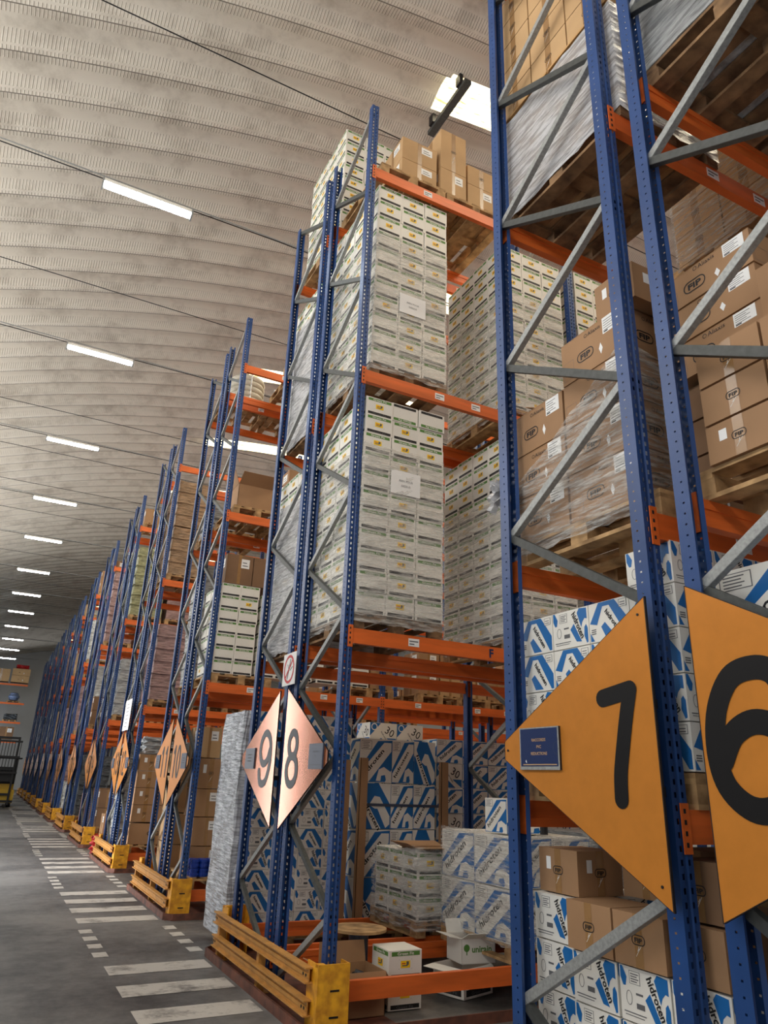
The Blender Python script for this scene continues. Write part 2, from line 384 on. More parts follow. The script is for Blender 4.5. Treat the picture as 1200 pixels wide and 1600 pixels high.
# tie rods, lamps
lampY = [9.02, 13.80, 18.6, 23.4, 27.95, 33.1, 38.0, 42.8, 47.6, 52.6, 57.5, 62.4]
ordn = ['first', 'second', 'third', 'fourth', 'fifth', 'sixth', 'seventh', 'eighth', 'ninth', 'tenth', 'eleventh', 'twelfth', 'thirteenth', 'fourteenth', 'fifteenth', 'sixteenth', 'seventeenth', 'eighteenth']
tieY = [1.2, 3.9, 6.32, 11.6, 16.95, 19.6, 22.3, 25.0, 30.4, 35.5, 40.4]
for i, y in enumerate(tieY):
    mb = MB(); mb.tube((-4.1, y, 9.6), (22.3, y, 9.6), .008, 'dark', 6)
    tag(mb.build('tie_rod'), 'thin dark steel tie rod across the vault without a lamp, %s from the camera' % ordn[i], 'tie rod', 'tie rods without lamps')
proto = None
for i, y in enumerate(lampY):
    mb = MB(); 
    pts = [(-4.1, y, 9.66)]+[(-4.1+26.4*t/12, y, 9.64+.02*math.cos(t*2.2)) for t in range(1, 12)]+[(22.3, y, 9.66)]
    for a, b in zip(pts, pts[1:]): mb.tube(a, b, .009, 'dark', 6, caps=False)
    mb.tube((-4.1, y-.02, 9.67), (22.3, y-.02, 9.65), .011, 'galv', 6)
    tag(mb.build('lamp_cable'), 'cable and rod carrying the %s lamp from the camera' % ordn[i], 'cable', 'lamp cables')
    if proto is None:
        t = empty('tube_lamp', (-.13, y, 9.5), '', 'lamp', 'tube lamps in a row under the vault')
        b1 = MB(); b1.box(0, 1.27, -.075, .075, .05, .10, 'white')
        for e in (0, 1.27): b1.box(e-.012, e+.012, -.078, .078, .0, .10, 'galv')
        b1.build('housing', t)
        b2 = MB()
        n = 10
        for q in range(n):
            a0, a1 = PI+PI*q/n, PI+PI*(q+1)/n
            b2.poly([(.03, .065*math.cos(a0), .05+.05*math.sin(a0)), (.03, .065*math.cos(a1), .05+.05*math.sin(a1)), (1.24, .065*math.cos(a1), .05+.05*math.sin(a1)), (1.24, .065*math.cos(a0), .05+.05*math.sin(a0))], 'tube')
        b2.build('diffuser', t)
        for hx in (.2, 1.07):
            h = MB(); h.tube((hx, 0, .10), (hx, 0, .17), .006, 'galv', 6); h.build('hanger', t)
        proto = t; o = t
    else: o = copy_tree(proto)
    o.location = (-.13-.012*(y-9), y, 9.5)
    o['label'] = 'lit white tube lamp hanging under the vault, %s from the camera' % ordn[i]
mb = MB(); mb.box(4.54, 4.66, 6.72, 7.85, 11.90, 11.98, 'galv_dark'); mb.box(4.50, 4.56, 6.80, 6.92, 11.96, 12.15, 'dark'); mb.box(4.50, 4.56, 7.62, 7.74, 11.96, 12.15, 'dark')
tag(mb.build('roof_bracket'), 'dark steel channel bolted across the roof beside the nearest bright roof panel', 'bracket')

# ------------------------------------------------------------------ racks
PW, PD, PH = .085, .08, 9.04
def post_mesh(holes=True):
    # cross-section polyline of the C-shaped upright (web at y=0 faces -Y)
    pl = [(.022, .072), (.0, .08), (0, .05), (0, .04), (0, 0), (.016, 0), (.028, 0), (.036, .005), (.049, .005), (.057, 0), (.069, 0), (.085, 0), (.085, .04), (.085, .05), (.085, .08), (.063, .072)]
    hs = {2: 'r', 5: 's', 9: 's', 12: 'r'}
    mb = MB(); step = .05; n = int(PH/step)
    zs = [0]
    for i in range(n): zs += [i*step+.014, i*step+.021, i*step+.029, i*step+.036]
    zs.append(PH)
    nz = len(zs)
    vs_ = [(x, y, z) for z in zs for x, y in pl]; k = len(pl); fs = []
    for i in range(nz-1):
        ph = i % 4
        for j in range(k-1):
            if holes and j in hs and (ph == 2 or (hs[j] == 's' and ph)): continue
            fs.append((i*k+j, i*k+j+1, (i+1)*k+j+1, (i+1)*k+j))
    mb.mesh(vs_, fs, 'blue'); me = mb.data('upright')
    bm = bmesh.new(); bm.from_mesh(me); bmesh.ops.recalc_face_normals(bm, faces=bm.faces)
    bm.to_mesh(me); bm.free(); return me
POST = post_mesh()
def post_far_mesh():
    # same upright; the rear flange mirrored for racks seen end-on
    return POST
FD = 1.10
def cchan(p, q, m, w=.022, d=.018):
    mb = MB(); p, q = Vector(p), Vector(q); D = (q-p).normalized(); X = Vector((1, 0, 0)); W = D.cross(X)
    c = (p+q)/2; L = (q-p).length/2
    mb.obox(c-X*d, D, W, X, L, w, .0015, m)
    for s in (-1, 1): mb.obox(c+W*w*s, D, W, X, L, .0015, d, m)
    mb.obox(c+X*d+W*w*.7, D, W, X, L, w*.3, .0015, m); mb.obox(c+X*d-W*w*.7, D, W, X, L, w*.3, .0015, m)
    return mb
# lacing between the posts of a frame; local y from 0 (near web) to FD (far web)
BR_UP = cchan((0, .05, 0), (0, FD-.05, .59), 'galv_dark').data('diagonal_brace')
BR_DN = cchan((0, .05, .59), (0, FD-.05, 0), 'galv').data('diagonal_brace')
def beam_mesh(L, lab=False):
    mb = MB(); mb.box(0, L, 0, .012, -.13, 0, 'orange'); mb.box(0, L, .012, .05, -.045, 0, 'orange'); mb.box(0, L, .012, .05, -.13, -.085, 'orange')
    mb.box(0, L, .012, .044, -.085, -.045, 'orange')
    return mb.data('beam')
BL = 2.8-PW
BEAM = beam_mesh(BL)
def conn_mesh():
    mb = MB(); mb.box(-.045, .0, -.006, 0, -.165, .025, 'orange'); mb.box(-.006, .0, 0, .05, -.165, .025, 'orange')
    for i in range(4): mb.box(-.032, -.02, -.0075, -.0055, -.14+i*.042, -.122+i*.042, 'black')
    return mb.data('connector')
CONN = conn_mesh()
def mirror(me, name):
    m2 = me.copy(); m2.name = name
    for v in m2.vertices: v.co.y = -v.co.y
    m2.flip_normals(); return m2
POSTM, BEAMM, CONNM = mirror(POST, 'upright'), mirror(BEAM, 'beam'), mirror(CONN, 'connector')
tagm = MB(); tagm.box(0, .11, -.002, 0, -.095, -.025, 'paper'); tagm.box(.01, .06, -.0026, -.002, -.08, -.07, 'ink'); tagm.box(.01, .1, -.0026, -.002, -.055, -.045, 'ink')
TAG = tagm.data('location_label')
rown = ['six', 'seven', 'eight', 'nine', 'ten', 'eleven', 'twelve', 'thirteen', 'fourteen', 'fifteen', 'sixteen', 'seventeen', 'eighteen', 'nineteen', 'twenty', 'twenty-one', 'twenty-two', 'twenty-three', 'twenty-four', 'twenty-five', 'twenty-six', 'twenty-seven', 'twenty-eight', 'twenty-nine', 'thirty', 'thirty-one']
ROWY = {}
for k, y0 in enumerate(RACKY): ROWY[6+2*k] = y0; ROWY[7+2*k] = y0+1.285
LV = [.30, 2.92, 5.50, 8.12]
for k, y0 in enumerate(RACKY):
    for side in (0, 1):
        row = 6+2*k+side; yb = y0+side*1.285
        lab = 'blue upright pallet rack with orange beams, row %s' % rown[row-6]
        if row > 7: lab += ', numbered on its end sign' if row < 16 else ', far down the main aisle'
        else: lab += ', right beside the camera'
        t = empty('pallet_rack', (2.5, yb, 0), lab, 'pallet rack', 'double rows of pallet racking')
        nb = 4 if k <= 3 else (2 if k <= 5 else 1)
        for i in range(nb+1):
            X = i*2.8
            link('upright', POST, t, (X, 0, 0)); link('upright', POSTM, t, (X, FD, 0))
            outer_far = (side == 1)          # outer posts carry the .72 series of nodes
            if i > 2 and k > 1: continue
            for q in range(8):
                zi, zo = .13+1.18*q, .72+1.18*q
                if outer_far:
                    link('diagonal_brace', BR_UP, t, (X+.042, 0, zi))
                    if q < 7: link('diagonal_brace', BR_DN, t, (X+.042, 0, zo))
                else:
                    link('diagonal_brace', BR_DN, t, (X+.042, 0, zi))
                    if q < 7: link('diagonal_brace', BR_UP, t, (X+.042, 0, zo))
        levels = list(LV)
        if row == 7: levels = [1.62, 2.92, 5.50, 8.12]
        if row == 6: levels = [1.62, 2.92, 5.50, 8.12]
        for i in range(nb):
            for z in levels:
                if row == 6 and z < 2: continue
                for far in (0, 1):
                    b = link('beam', BEAMM if far else BEAM, t, (i*2.8+PW, FD if far else 0, z))
                    c = link('connector', CONNM if far else CONN, b)
                    if k < 3: c2 = link('connector', CONNM if far else CONN, b, (BL+.045, 0, 0))
                    if not far and 2 < z and k < 5:
                        for xx in ((.62, 1.9) if z > 8 else ((.8, 1.25) if z > 3 else (.55, 1.7, 2.3))): link('location_label', TAG, b, (xx, 0, 0))
        if row == 8:
            mbF = MB(); Face(mbF, (1.42, -.001, 0), (1, 0, 0), (0, 0, 1)).text('F', 0, -.10, .11, 'blueband', bold=.03)
            b = [o for o in t.children if abs(o.location.z-2.92) < .01 and o.location.x < 1 and o.location.y < .5 and o.name.startswith('beam')][0]
            mbF.build('letter', b)

# ------------------------------------------------------------------ floor rails and rack-end guards
def rail_mesh(L):
    mb = MB(); W = .07; h = .075; xa, ya, yb2 = -.19, -.24, 2.385+.26
    def seg(p, q):
        (x0, y0), (x1, y1) = p, q
        mb.box(min(x0, x1), max(x0, x1), min(y0, y1), max(y0, y1), 0, h, 'rust')
    seg((xa, ya+.10), (xa+.012, yb2-.10)); mb.box(xa, xa+.10, ya+.10, yb2-.10, 0, .012, 'rust'); mb.box(xa+.005, xa+.022, ya+.1, yb2-.1, h-.01, h, 'rust')
    for y, s in ((ya, 1), (yb2, -1)):
        mb.poly([(xa, y+.10*s, 0), (xa+.10, y, 0), (xa+.10, y, h), (xa, y+.10*s, h)], 'rust')
        mb.box(xa+.10, L, y-.006, y+.006, 0, h, 'rust'); mb.box(xa+.08, L, min(y, y+.1*s), max(y, y+.1*s), 0, .012, 'rust')
    mb.box(xa+.012, .6, ya+.05, yb2-.05, .001, .006, 'rust')
    return mb.data('steel_floor_rail')
RAIL = rail_mesh(11.0)
def i_rail(L):
    mb = MB()   # I-shaped rail along y
    mb.box(-.004, .004, 0, L, -.045, .045, 'guardrail'); mb.box(-.03, .03, 0, L, .04, .05, 'guardrail'); mb.box(-.03, .03, 0, L, -.05, -.04, 'guardrail')
    mb.box(-.012, -.004, 0, L, -.012, .012, 'guardrail')
    for y in (.03, .08, L-.08, L-.03): mb.tube((-.004, y, 0), (-.016, y, 0), .011, 'dark', 6)
    return mb.data('guard_rail')
IR = i_rail(2.46)
gc = MB(); gc.box(-.12, .13, 0, .012, 0, .45, 'guard'); gc.box(-.12, -.108, .012, .20, 0, .45, 'guard'); gc.box(.118, .13, .012, .14, 0, .45, 'guard'); gc.box(-.12, -.06, .012, .06, .43, .45, 'guard')
for z in (.12, .28): gc.box(-.02, .05, -.004, 0, z, z+.012, 'dark')
GCOL = gc.data('post_protector'); GCOLM = mirror(GCOL, 'post_protector')
st = MB(); st.box(-.012, .05, -.03, .03, 0, .40, 'guardrail'); st.box(-.03, .09, -.06, .06, 0, .012, 'guardrail')
for z in (.13, .33): st.tube((-.012, 0, z), (-.02, 0, z), .01, 'dark', 6)
STAND = st.data('stand')
nm = ['six', 'eight', 'ten', 'twelve', 'fourteen', 'sixteen', 'eighteen', 'twenty', 'twenty-two', 'twenty-four', 'twenty-six', 'twenty-eight', 'thirty']
for k, y0 in enumerate(RACKY):
    o = link('steel_floor_rail', RAIL, None, (2.5, y0, 0))
    tag(o, 'red-brown steel kerb rail round the foot of row %s and its twin' % nm[k], 'floor rail', 'steel kerb rails at the rack ends')
    t = empty('rack_end_guard', (2.5, y0, 0), 'worn yellow steel guard with two rails before the end of row %s' % nm[k], 'guard', 'yellow guards at the rack ends')
    link('post_protector', GCOL, t, (0.0, -.15, 0)); link('post_protector', GCOLM, t, (0.06, 2.52, 0))
    for z in (.17, .37): link('guard_rail', IR, t, (-.15, -.06, z))
    link('stand', STAND, t, (-.12, 2.34, 0)); link('stand', STAND, t, (-.12, 1.12, 0))

# ------------------------------------------------------------------ aisle signs
def digit(F, ch, cx, cy, h, w, m='signink', sx=1.0):
    def S(pts, closed=False, l=3, m=m): F.stroke([(cx+x*h*sx, cy+y*h) for x, y in pts], w, m, l, closed)
    ell = lambda ox, oy, rx, ry, n=26: [(ox+rx*math.cos(2*PI*i/n), oy+ry*math.sin(2*PI*i/n)) for i in range(n)]
    if ch == '7': S([(-.27, .40), (.27, .45)]); S(crom([(.27, .45), (.16, .22), (.05, -.05), (-.02, -.25), (-.04, -.44)]), l=3.4)
    elif ch in '69':
        p = crom([(.27, .22), (.20, .38), (.06, .43), (-.12, .38), (-.25, .18), (-.29, -.08), (-.24, -.3), (-.08, -.43), (.1, -.42), (.24, -.29), (.27, -.11), (.18, .04), (.02, .09), (-.14, .02), (-.245, -.14)])
        if ch == '9': p = [(-x, -y) for x, y in p]
        S(p[:73], l=3); S(p[70:], l=3.5)
    elif ch == '8': S(ell(0, .215, .19, .20), True); S(ell(0, -.205, .24, .23), True, 3.4)
    elif ch == '0': S(ell(0, 0, .23, .43), True)
    elif ch == '1': S([(-.13, .28), (.06, .43)]); S([(.06, .43), (.06, -.43)], l=3.4)
    elif ch == '2': S(crom([(-.22, .25), (-.12, .42), (.1, .43), (.22, .27), (.14, .05), (-.06, -.18), (-.24, -.42)])); S([(-.24, -.43), (.24, -.43)], l=3.4)
    elif ch == '3': S(crom([(-.22, .32), (-.02, .43), (.19, .32), (.16, .1), (-.04, .03)])); S(crom([(-.04, .03), (.2, -.08), (.22, -.3), (0, -.43), (-.24, -.32)]), l=3.4)
    elif ch == '4': S([(.08, -.43), (.08, .43), (-.24, -.12)]); S([(-.24, -.14), (.26, -.14)], l=3.4)
    elif ch == '5': S([(.2, .43), (-.18, .43), (-.2, .06)]); S(crom([(-.2, .06), (.05, .12), (.24, -.1), (.16, -.36), (-.06, -.43), (-.24, -.33)]), l=3.4)
def half_sign(row):
    k = (row-6)//2; y0 = RACKY[k]; leftp = row % 2 == 1
    pm_ = 'signg' if k == 1 else 'sign'
    if leftp: pts = [(0, 1.815), (0, 1.905), (1.035, 2.485), (1.035, 1.255)]; Y = y0+2.29
    else: pts = [(0, 1.255), (0, 2.485), (1.035, 1.905), (1.035, 1.815)]; Y = y0+1.04
    cy0 = 1.86; X = 2.42
    t = empty('aisle_sign', (X, Y, cy0), '', 'sign', 'orange half-diamond aisle signs')
    num = str(row)
    t['label'] = 'orange half-diamond aisle sign with black number %s on the rack end' % rown[row-6]
    mb = MB(); T = .012
    loc = lambda u, v, d: (d, -u, v-cy0)
    mb.poly([loc(u, v, 0) for u, v in (pts if True else pts)], pm_)
    mb.poly([loc(u, v, T) for u, v in reversed(pts)], 'signedge')
    n = len(pts)
    for i in range(n):
        a, b = pts[i], pts[(i+1) % n]; mb.poly([loc(*a, 0), loc(*a, T), loc(*b, T), loc(*b, 0)], 'signedge')
    F = Face(mb, (0, 0, 0), (0, -1, 0), (0, 0, 1))
    # thin black rim
    cx_ = sum(p[0] for p in pts)/n; cyy = sum(p[1] for p in pts)/n-cy0
    for i in range(n):
        a, b = pts[i], pts[(i+1) % n]; q = .992
        sh = lambda p: (cx_+(p[0]-cx_)*q, cyy+(p[1]-cy0-cyy)*q)
        F.poly([(a[0], a[1]-cy0), (b[0], b[1]-cy0), sh(b), sh(a)], 'signedge', .8)
    if leftp: cx = .825 if len(num) == 1 else .72
    else: cx = .19 if len(num) == 1 else .30
    if row == 6: cx = .225
    hgt = .50; w = .078
    if row == 6: digit(F, '6', cx, 0.02, .56, .088, sx=1.0)
    elif row == 8: digit(F, '8', .24, 0, .52, .07, 'signinkg')
    elif row == 9: digit(F, '9', .74, 0, .54, .07, 'signinkg')
    elif len(num) == 1: digit(F, num, cx, 0.01, .50, w, sx=.62 if num == '7' else 1)
    else:
        for i, ch in enumerate(num): digit(F, ch, cx+(-.12 if i == 0 else .14), 0, .46, .06, sx=.8)
    if row == 7:
        for u, v in ((.99, .55), (.99, -.52), (.03, .0)): mb.tube(loc(u, v+cy0, -.004), loc(u, v+cy0, 0), .006, 'signedge', 8)
    mb.build('panel', t)
    for z in (-.35, .35):
        b = MB(); zz = z*.5; b.box(T, .084, (-.98 if leftp else -.12), (-.93 if leftp else -.07), zz-.02, zz+.02, 'signedge'); b.build('bracket', t)
    if row <= 13:
        h = MB(); u0 = .145 if leftp else .66; H = .2; Wd = .30; v0 = -.095
        if not leftp: u0 = .66
        G = Face(h, (-.012, -u0, v0), (0, -1, 0), (0, 0, 1))
        h.box(-.012, 0, -u0-Wd, -u0, v0, v0+H, 'acry' if k else 'dark')
        if k: G.rect(.008, Wd-.008, .01, H-.01, 'acry', 1)
        else:
            G.rect(.0, Wd, .0, H, 'galv', 1); G.rect(.008, Wd-.010, .016, H-.006, 'blueband', 1.6)
        tc_ = 'card_l' if k == 0 else 'paper'
        if row == 7:
            for i, s in enumerate(('RACCORDS', 'PVC', 'REDUCTIONS')): G.text(s, Wd*.5, .133-i*.032, .020, 'card_l', l=2.4, mid=True, bold=.012)
            G.rect(.025, Wd-.02, .022, .0265, 'card_l', 2.4); G.poly([(.045, .04), (.055, .03), (.05, .048)], 'paper', 2.4)
            G.stroke([(Wd-.012+.03*math.cos(a), .10+.03*math.sin(a)) for a in [PI/2+PI*i/10 for i in range(11)]], .002, 'acry', 3)
        elif row == 8:
            for i, s in enumerate(('RACCORDS', 'PVC')): G.text(s, Wd*.5, .13-i*.035, .02, 'ink', l=2.4, mid=True)
            G.rect(.03, Wd-.03, .03, .034, 'ink', 2.2)
        else: 
            for i in range(3): G.rect(.09, .21, .13-i*.03, .14-i*.03, 'ink', 2.2)
        o = h.build('card_holder', t)
        if row == 7: tag(o, 'dark blue card in a clear holder')
for k in range(len(RACKY)):
    for row in (7+2*k, 6+2*k): half_sign(row)
mb = MB(); F = Face(mb, (0, 0, 0), (0, -1, 0), (0, 0, 1)); mb.box(0, .006, -.34, 0, 0, .31, 'paper')
F.stroke([(.17+.125*math.cos(2*PI*i/28), .155+.125*math.sin(2*PI*i/28)) for i in range(28)], .026, 'red', 2, True)
F.stroke([(.135, .06), (.20, .25)], .016, 'black', 1.5, caps=False); F.stroke([(.20, .14), (.26, .17)], .01, 'black', 1.5); F.stroke([(.17, .14), (.13, .20)], .01, 'black', 1.5)
F.stroke([(.255, .235), (.085, .075)], .022, 'red', 2.6, caps=False)
o = mb.build('prohibition_sign'); o.location = (2.455, 6.93, 2.53)
tag(o, 'small white sign with a red crossed ring fixed above the sign with number nine', 'sign')
mb = MB(); F = Face(mb, (0, 0, 0), (0, -1, 0), (0, 0, 1)); mb.box(0, .004, -.75, 0, 0, .62, 'paper')
for i in range(7): F.rect(.22, .52+.04*math.sin(i*3), .07+i*.075, .082+i*.075, 'ink')
o = mb.build('paper_sheet'); o.location = (2.42, 16.62, 2.50)
tag(o, 'white printed sheet fixed above the sign with number thirteen', 'sheet')

# ------------------------------------------------------------------ pallets
def pallet(x, y, z, w, d, label, group='wooden pallets', detail=True, mat='wood'):
    t = empty('pallet', (x, y, z), label, 'pallet', group)
    key = (round(w, 2), round(d, 2), mat)
    if key not in PAL:
        parts = []
        n = 5; bw = .12
        for i in range(n):
            mb = MB(); xx = i*(w-bw)/(n-1); mb.box(xx, xx+bw, 0, d, .122, .144, mat); parts.append(('deck_board', mb.data('deck_board')))
        for i in range(3):
            mb = MB(); yy = i*(d-.12)/2; mb.box(0, w, yy, yy+.12, .1, .122, mat); parts.append(('cross_board', mb.data('cross_board')))
        for i in range(3):
            for j in range(3):
                mb = MB(); xx = i*(w-.1)/2; yy = j*(d-.13)/2; mb.box(xx, xx+.1, yy, yy+.13, .022, .1, mat); parts.append(('block', mb.data('block')))
        for i in range(3):
            mb = MB(); xx = i*(w-.1)/2; mb.box(xx, xx+.1, 0, d, 0, .022, mat); parts.append(('bottom_board', mb.data('bottom_board')))
        allm = MB()
        for _, me in parts: allm.mesh([v.co for v in me.vertices], [tuple(p.vertices) for p in me.polygons], mat)
        PAL[key] = (parts, allm.data('pallet'))
    parts, al = PAL[key]
    if detail:
        for n_, me in parts: link(n_, me, t)
        return t
    bpy.data.objects.remove(t)
    o = link('pallet', al, None, (x, y, z)); return tag(o, label, 'pallet', group)
PAL = {}

# ------------------------------------------------------------------ carton designs
def gf(variant):
    w, d, h = .293, .296, .203
    mb = MB(); mb.box(0, w, 0, d, 0, h-.003, 'white')
    for F, W in zip(faces(mb, w, d, h), (w, d)):
        F.rect(.022, W-.018, h-.042, h-.012, 'green'); F.text('Green Fit', W/2, h-.036, .028, 'white', mid=True, bold=.02, wid=.15)
        F.rect(.022, W-.018, .008, .037, 'black'); F.text('Green Fit', W/2, .012, .026, 'ink', mid=True, bold=.0, wid=.15)
        if variant == 'a':
            F.rect(W*.5-.042, W*.5+.042, .078, .128, 'yellow', 1.5); F.rect(W*.5-.034, W*.5+.0, .105, .112, 'red', 2); F.rect(W*.5-.030, W*.5+.02, .09, .098, 'ink', 2)
            F.rect(W*.5+.008, W*.5+.03, .098, .122, 'ink', 2)
        for a in (W*.5-.06, W*.5+.052): F.rect(a, a+.008, .072, .0735, 'ink', 1); F.rect(a, a+.008, .135, .1365, 'ink', 1)
    return mb.data('carton')
GFA, GFB = gf('a'), gf('b')
class _S: pass
def gf_lists(me):
    q = _S(); q.v = [tuple(v.co) for v in me.vertices]; q.f = [tuple(p.vertices) for p in me.polygons]; q.m = [p.material_index for p in me.polygons]; q.ms = list(me.materials); return q
GFS, GFP = gf_lists(GFA), gf_lists(GFB)
def put(name, me, x, y, z, label, cat, group=None, sc=None, rz=0):
    if name == 'carton': name = 'banded_carton' if me in (GFA, GFB) else ('printed_carton' if 'blue and white' in label else 'brown_carton')
    o = link(name, me, None, (x, y, z))
    if sc: o.scale = sc
    if rz: o.rotation_euler = (0, 0, rz)
    return tag(o, label, cat, group)
gf_count = 0; STUFF = MB()
def gf_stuff(x, y, z, s=1.0, plain=False):
    GFS = globals()['GFP' if plain else 'GFS']
    STUFF.mesh([(x+a, y+b, z+c*s) for a, b, c in GFS.v], [], 'white')
    b = len(STUFF.v)-len(GFS.v)
    for fc, mi in zip(GFS.f, GFS.m): STUFF.f.append(tuple(i+b for i in fc)); STUFF.m.append(STUFF.mi(GFS.ms[mi]))
def gf_stack(x, y, z, nx, ny, nz, hs, name, indiv=True, jit=.006, labfn=None):
    """cartons of a stack that can be seen: the aisle-facing front, the end facing the main aisle and the top"""
    global gf_count
    rnd = random.Random(int(x*100+y*10+z))
    for l in range(nz):
        for i in range(nx):
            for j in range(ny):
                if i > 0 and j > 0 and l < nz-1: continue
                jx, jy = rnd.uniform(-jit, jit), rnd.uniform(-jit, jit)
                X, Y, Z = x+i*.298+jx, y+j*.30+jy, z+l*.203*hs
                if not indiv or gf_count >= 284: gf_stuff(X, Y, Z, hs, name == 'p' and (l*7+i*3+j) % 9 != 2); continue
                gf_count += 1
                va = GFA if (i == 1 or j > 0 or (l > nz-4 and i != 1 and rnd.random() < .9) or rnd.random() < .15) else GFB
                flip = name.startswith('lower end') and l == nz-1 and i > 0 and j == 0
                if flip: va = GFB
                w_ = '%s layer, column %s, depth %s, %s' % (ordn[l], ['one', 'two', 'three'][i], ['one', 'two', 'three', 'four'][j], name)
                o = put('carton', va, X, Y, Z, 'green-banded white carton, '+w_, 'carton', 'green-banded white cartons', (1, 1, hs))
                if flip: o.rotation_euler = (0, PI, 0); o.location = (X+.293, Y, Z+.2)

def hid_small(var=0):
    w, d, h = .29, .28, .205; mb = MB(); mb.box(0, w, 0, d, 0, h-.004, 'white')
    for F, W in zip(faces(mb, w, d, h), (w, d)):
        s = h
        def q(pts, m, l=1): F.poly([(min(W, max(0, x*W)), y*h) for x, y in pts], m, l)
        if var == 0:
            q([(.02, .97), (.07, .97), (.15, .78), (.12, .62), (.07, .62), (.02, .76)], 'pblue')
            F.rect(.2*W, .42*W, .68*h, .92*h, 'ink', .6); F.rect(.21*W, .41*W, .69*h, .91*h, 'white', 1.0)
            for i in range(4): F.rect(.23*W, (.36+.03*(i % 2))*W, (.72+.045*i)*h, (.74+.045*i)*h, 'ink', 1.5)
            F.stroke([(.18*W+.016*math.cos(2*PI*i/16), .42*h+.026*math.sin(2*PI*i/16)) for i in range(16)], .0025, 'ink', 1.4, True)
            F.rect(.32*W, .46*W, .5*h, .54*h, 'ink', 1.2); F.rect(.32*W, .48*W, .26*h, .36*h, 'ink', 1.2); F.rect(.06*W, .5*W, .15*h, .17*h, 'ink', 1.2); F.rect(.08*W, .46*W, .1*h, .115*h, 'ink', 1.2)
            q([(.50, .46), (.60, .60), (.80, .10), (.66, .12)], 'pblue')
            F.text('hidroten', .545*W, .86*h, .046, 'black', math.radians(-64), 2, bold=.025, wid=.158)
            q([(.70, .86), (.76, .97), (.96, .94), (.96, .66), (.90, .68), (.84, .60), (.80, .46)], 'pblue')
            q([(.885, .46), (.93, .52), (.97, .42), (.97, .06), (.93, .04), (.87, .24)], 'pblue')
        else:
            q([(.02, .48), (.26, .97), (.66, .97), (.97, .42), (.97, .04), (.90, .04), (.52, .86), (.36, .86), (.20, .42)], 'pblue')
            q([(.30, .36), (.40, .46), (.66, .05), (.42, .05)], 'pblue'); q([(.02, .03), (.12, .03), (.02, .25)], 'pblue')
            F.text('hidroten', .405*W, .72*h, .034, 'black', math.radians(-54), 2, bold=.03, wid=.150)
            for i in range(3): F.rect(.05*W, .17*W, (.30-.05*i)*h, (.325-.05*i)*h, 'ink', 1.2)
            F.rect(.76*W, .95*W, .74*h, .93*h, 'ink', 1.4); F.rect(.77*W, .94*W, .75*h, .92*h, 'white', 1.7)
            for i in range(2): F.rect(.79*W, .91*W, (.78+.06*i)*h, (.80+.06*i)*h, 'ink', 2)
    return mb.data('carton')
HS0, HS1 = hid_small(0), hid_small(1)
def hid_big(w, d, h, var=0):
    mb = MB(); mb.box(0, w-.006, 0, d-.006, 0, h-.006, 'white')
    for F, W in zip(faces(mb, w-.006, d-.006, h), (w-.006, d-.006)):
        def q(pts, m, l=1): F.poly([(x*W, y*(h-.006)) for x, y in pts], m, l)
        if var == 0:
            q([(.0, 0), (.0, .62), (.22, 1), (.62, 1), (1, .52), (1, 0)], 'pblue', .8)
            q([(.0, .72), (.10, .80), (.72, 0), (.46, 0)], 'white', 1.3)
            q([(.34, .52), (.50, .72), (.66, .70), (.98, .28), (.98, .10), (.86, .02), (.60, .44), (.52, .44)], 'white', 1.3)
            F.text('hidroten', .08*W, .66*h, .16*W, 'black', math.atan2(-h*.72, W*.56), 2, bold=.025, wid=math.hypot(h*.70, W*.54))
        elif var == 1:
            q([(.0, 0), (0, .30), (.55, .95), (1, .98), (1, .30), (.8, .02)], 'pblue', .8)
            q([(.02, .02), (.02, .22), (.75, .92), (.98, .92), (.98, .72), (.30, .02)], 'white', 1.3)
            q([(.52, .04), (.60, .30), (.76, .36), (.96, .26), (.96, .08), (.84, .04), (.80, .18), (.68, .16), (.66, .04)], 'white', 1.3)
            F.rect(.04*W, .36*W, .74*h, .94*h, 'ink', 1.2); F.rect(.05*W, .35*W, .75*h, .93*h, 'white', 1.5)
            for i in range(4): F.rect(.08*W, (.26+.03*(i % 2))*W, (.77+.04*i)*h, (.785+.04*i)*h, 'ink', 1.8)
            F.text('hidroten', .16*W, .11*h, .16*W, 'black', math.atan2(h*.62, W*.62), 2, bold=.025, wid=math.hypot(h*.60, W*.60))
        else:
            q([(.0, 1), (.0, .42), (.22, .72), (.40, .98)], 'pblue', .8); q([(.10, .02), (.42, .36), (.74, .02)], 'pblue', .8)
            q([(.62, .36), (.98, .36), (.98, .02)], 'pblue', .8)
            F.stroke([(.16*W+.10*W*math.cos(2*PI*i/18), .80*h+.10*W*math.sin(2*PI*i/18)) for i in range(18)], .012, 'white', 1.6, True)
            F.text('hidroten', .40*W, .60*h, .07*W, 'ink', math.radians(-52), 2, wid=.36*W, bold=.02)
            F.text('30', .52*W, .60*h, .36*W, 'black', math.radians(-30), 2)
    return mb.data('carton')
def rrect(F, cx, cy, w, h, r, t, m, ang=0, l=2):
    p = []
    for sx, sy, a0 in ((1, 1, 0), (-1, 1, 90), (-1, -1, 180), (1, -1, 270)):
        for i in range(5):
            a = math.radians(a0+i*22.5); p.append((cx+sx*(w/2-r)+r*math.cos(a), cy+sy*(h/2-r)+r*math.sin(a)))
    F.stroke(p, t, m, l, True)
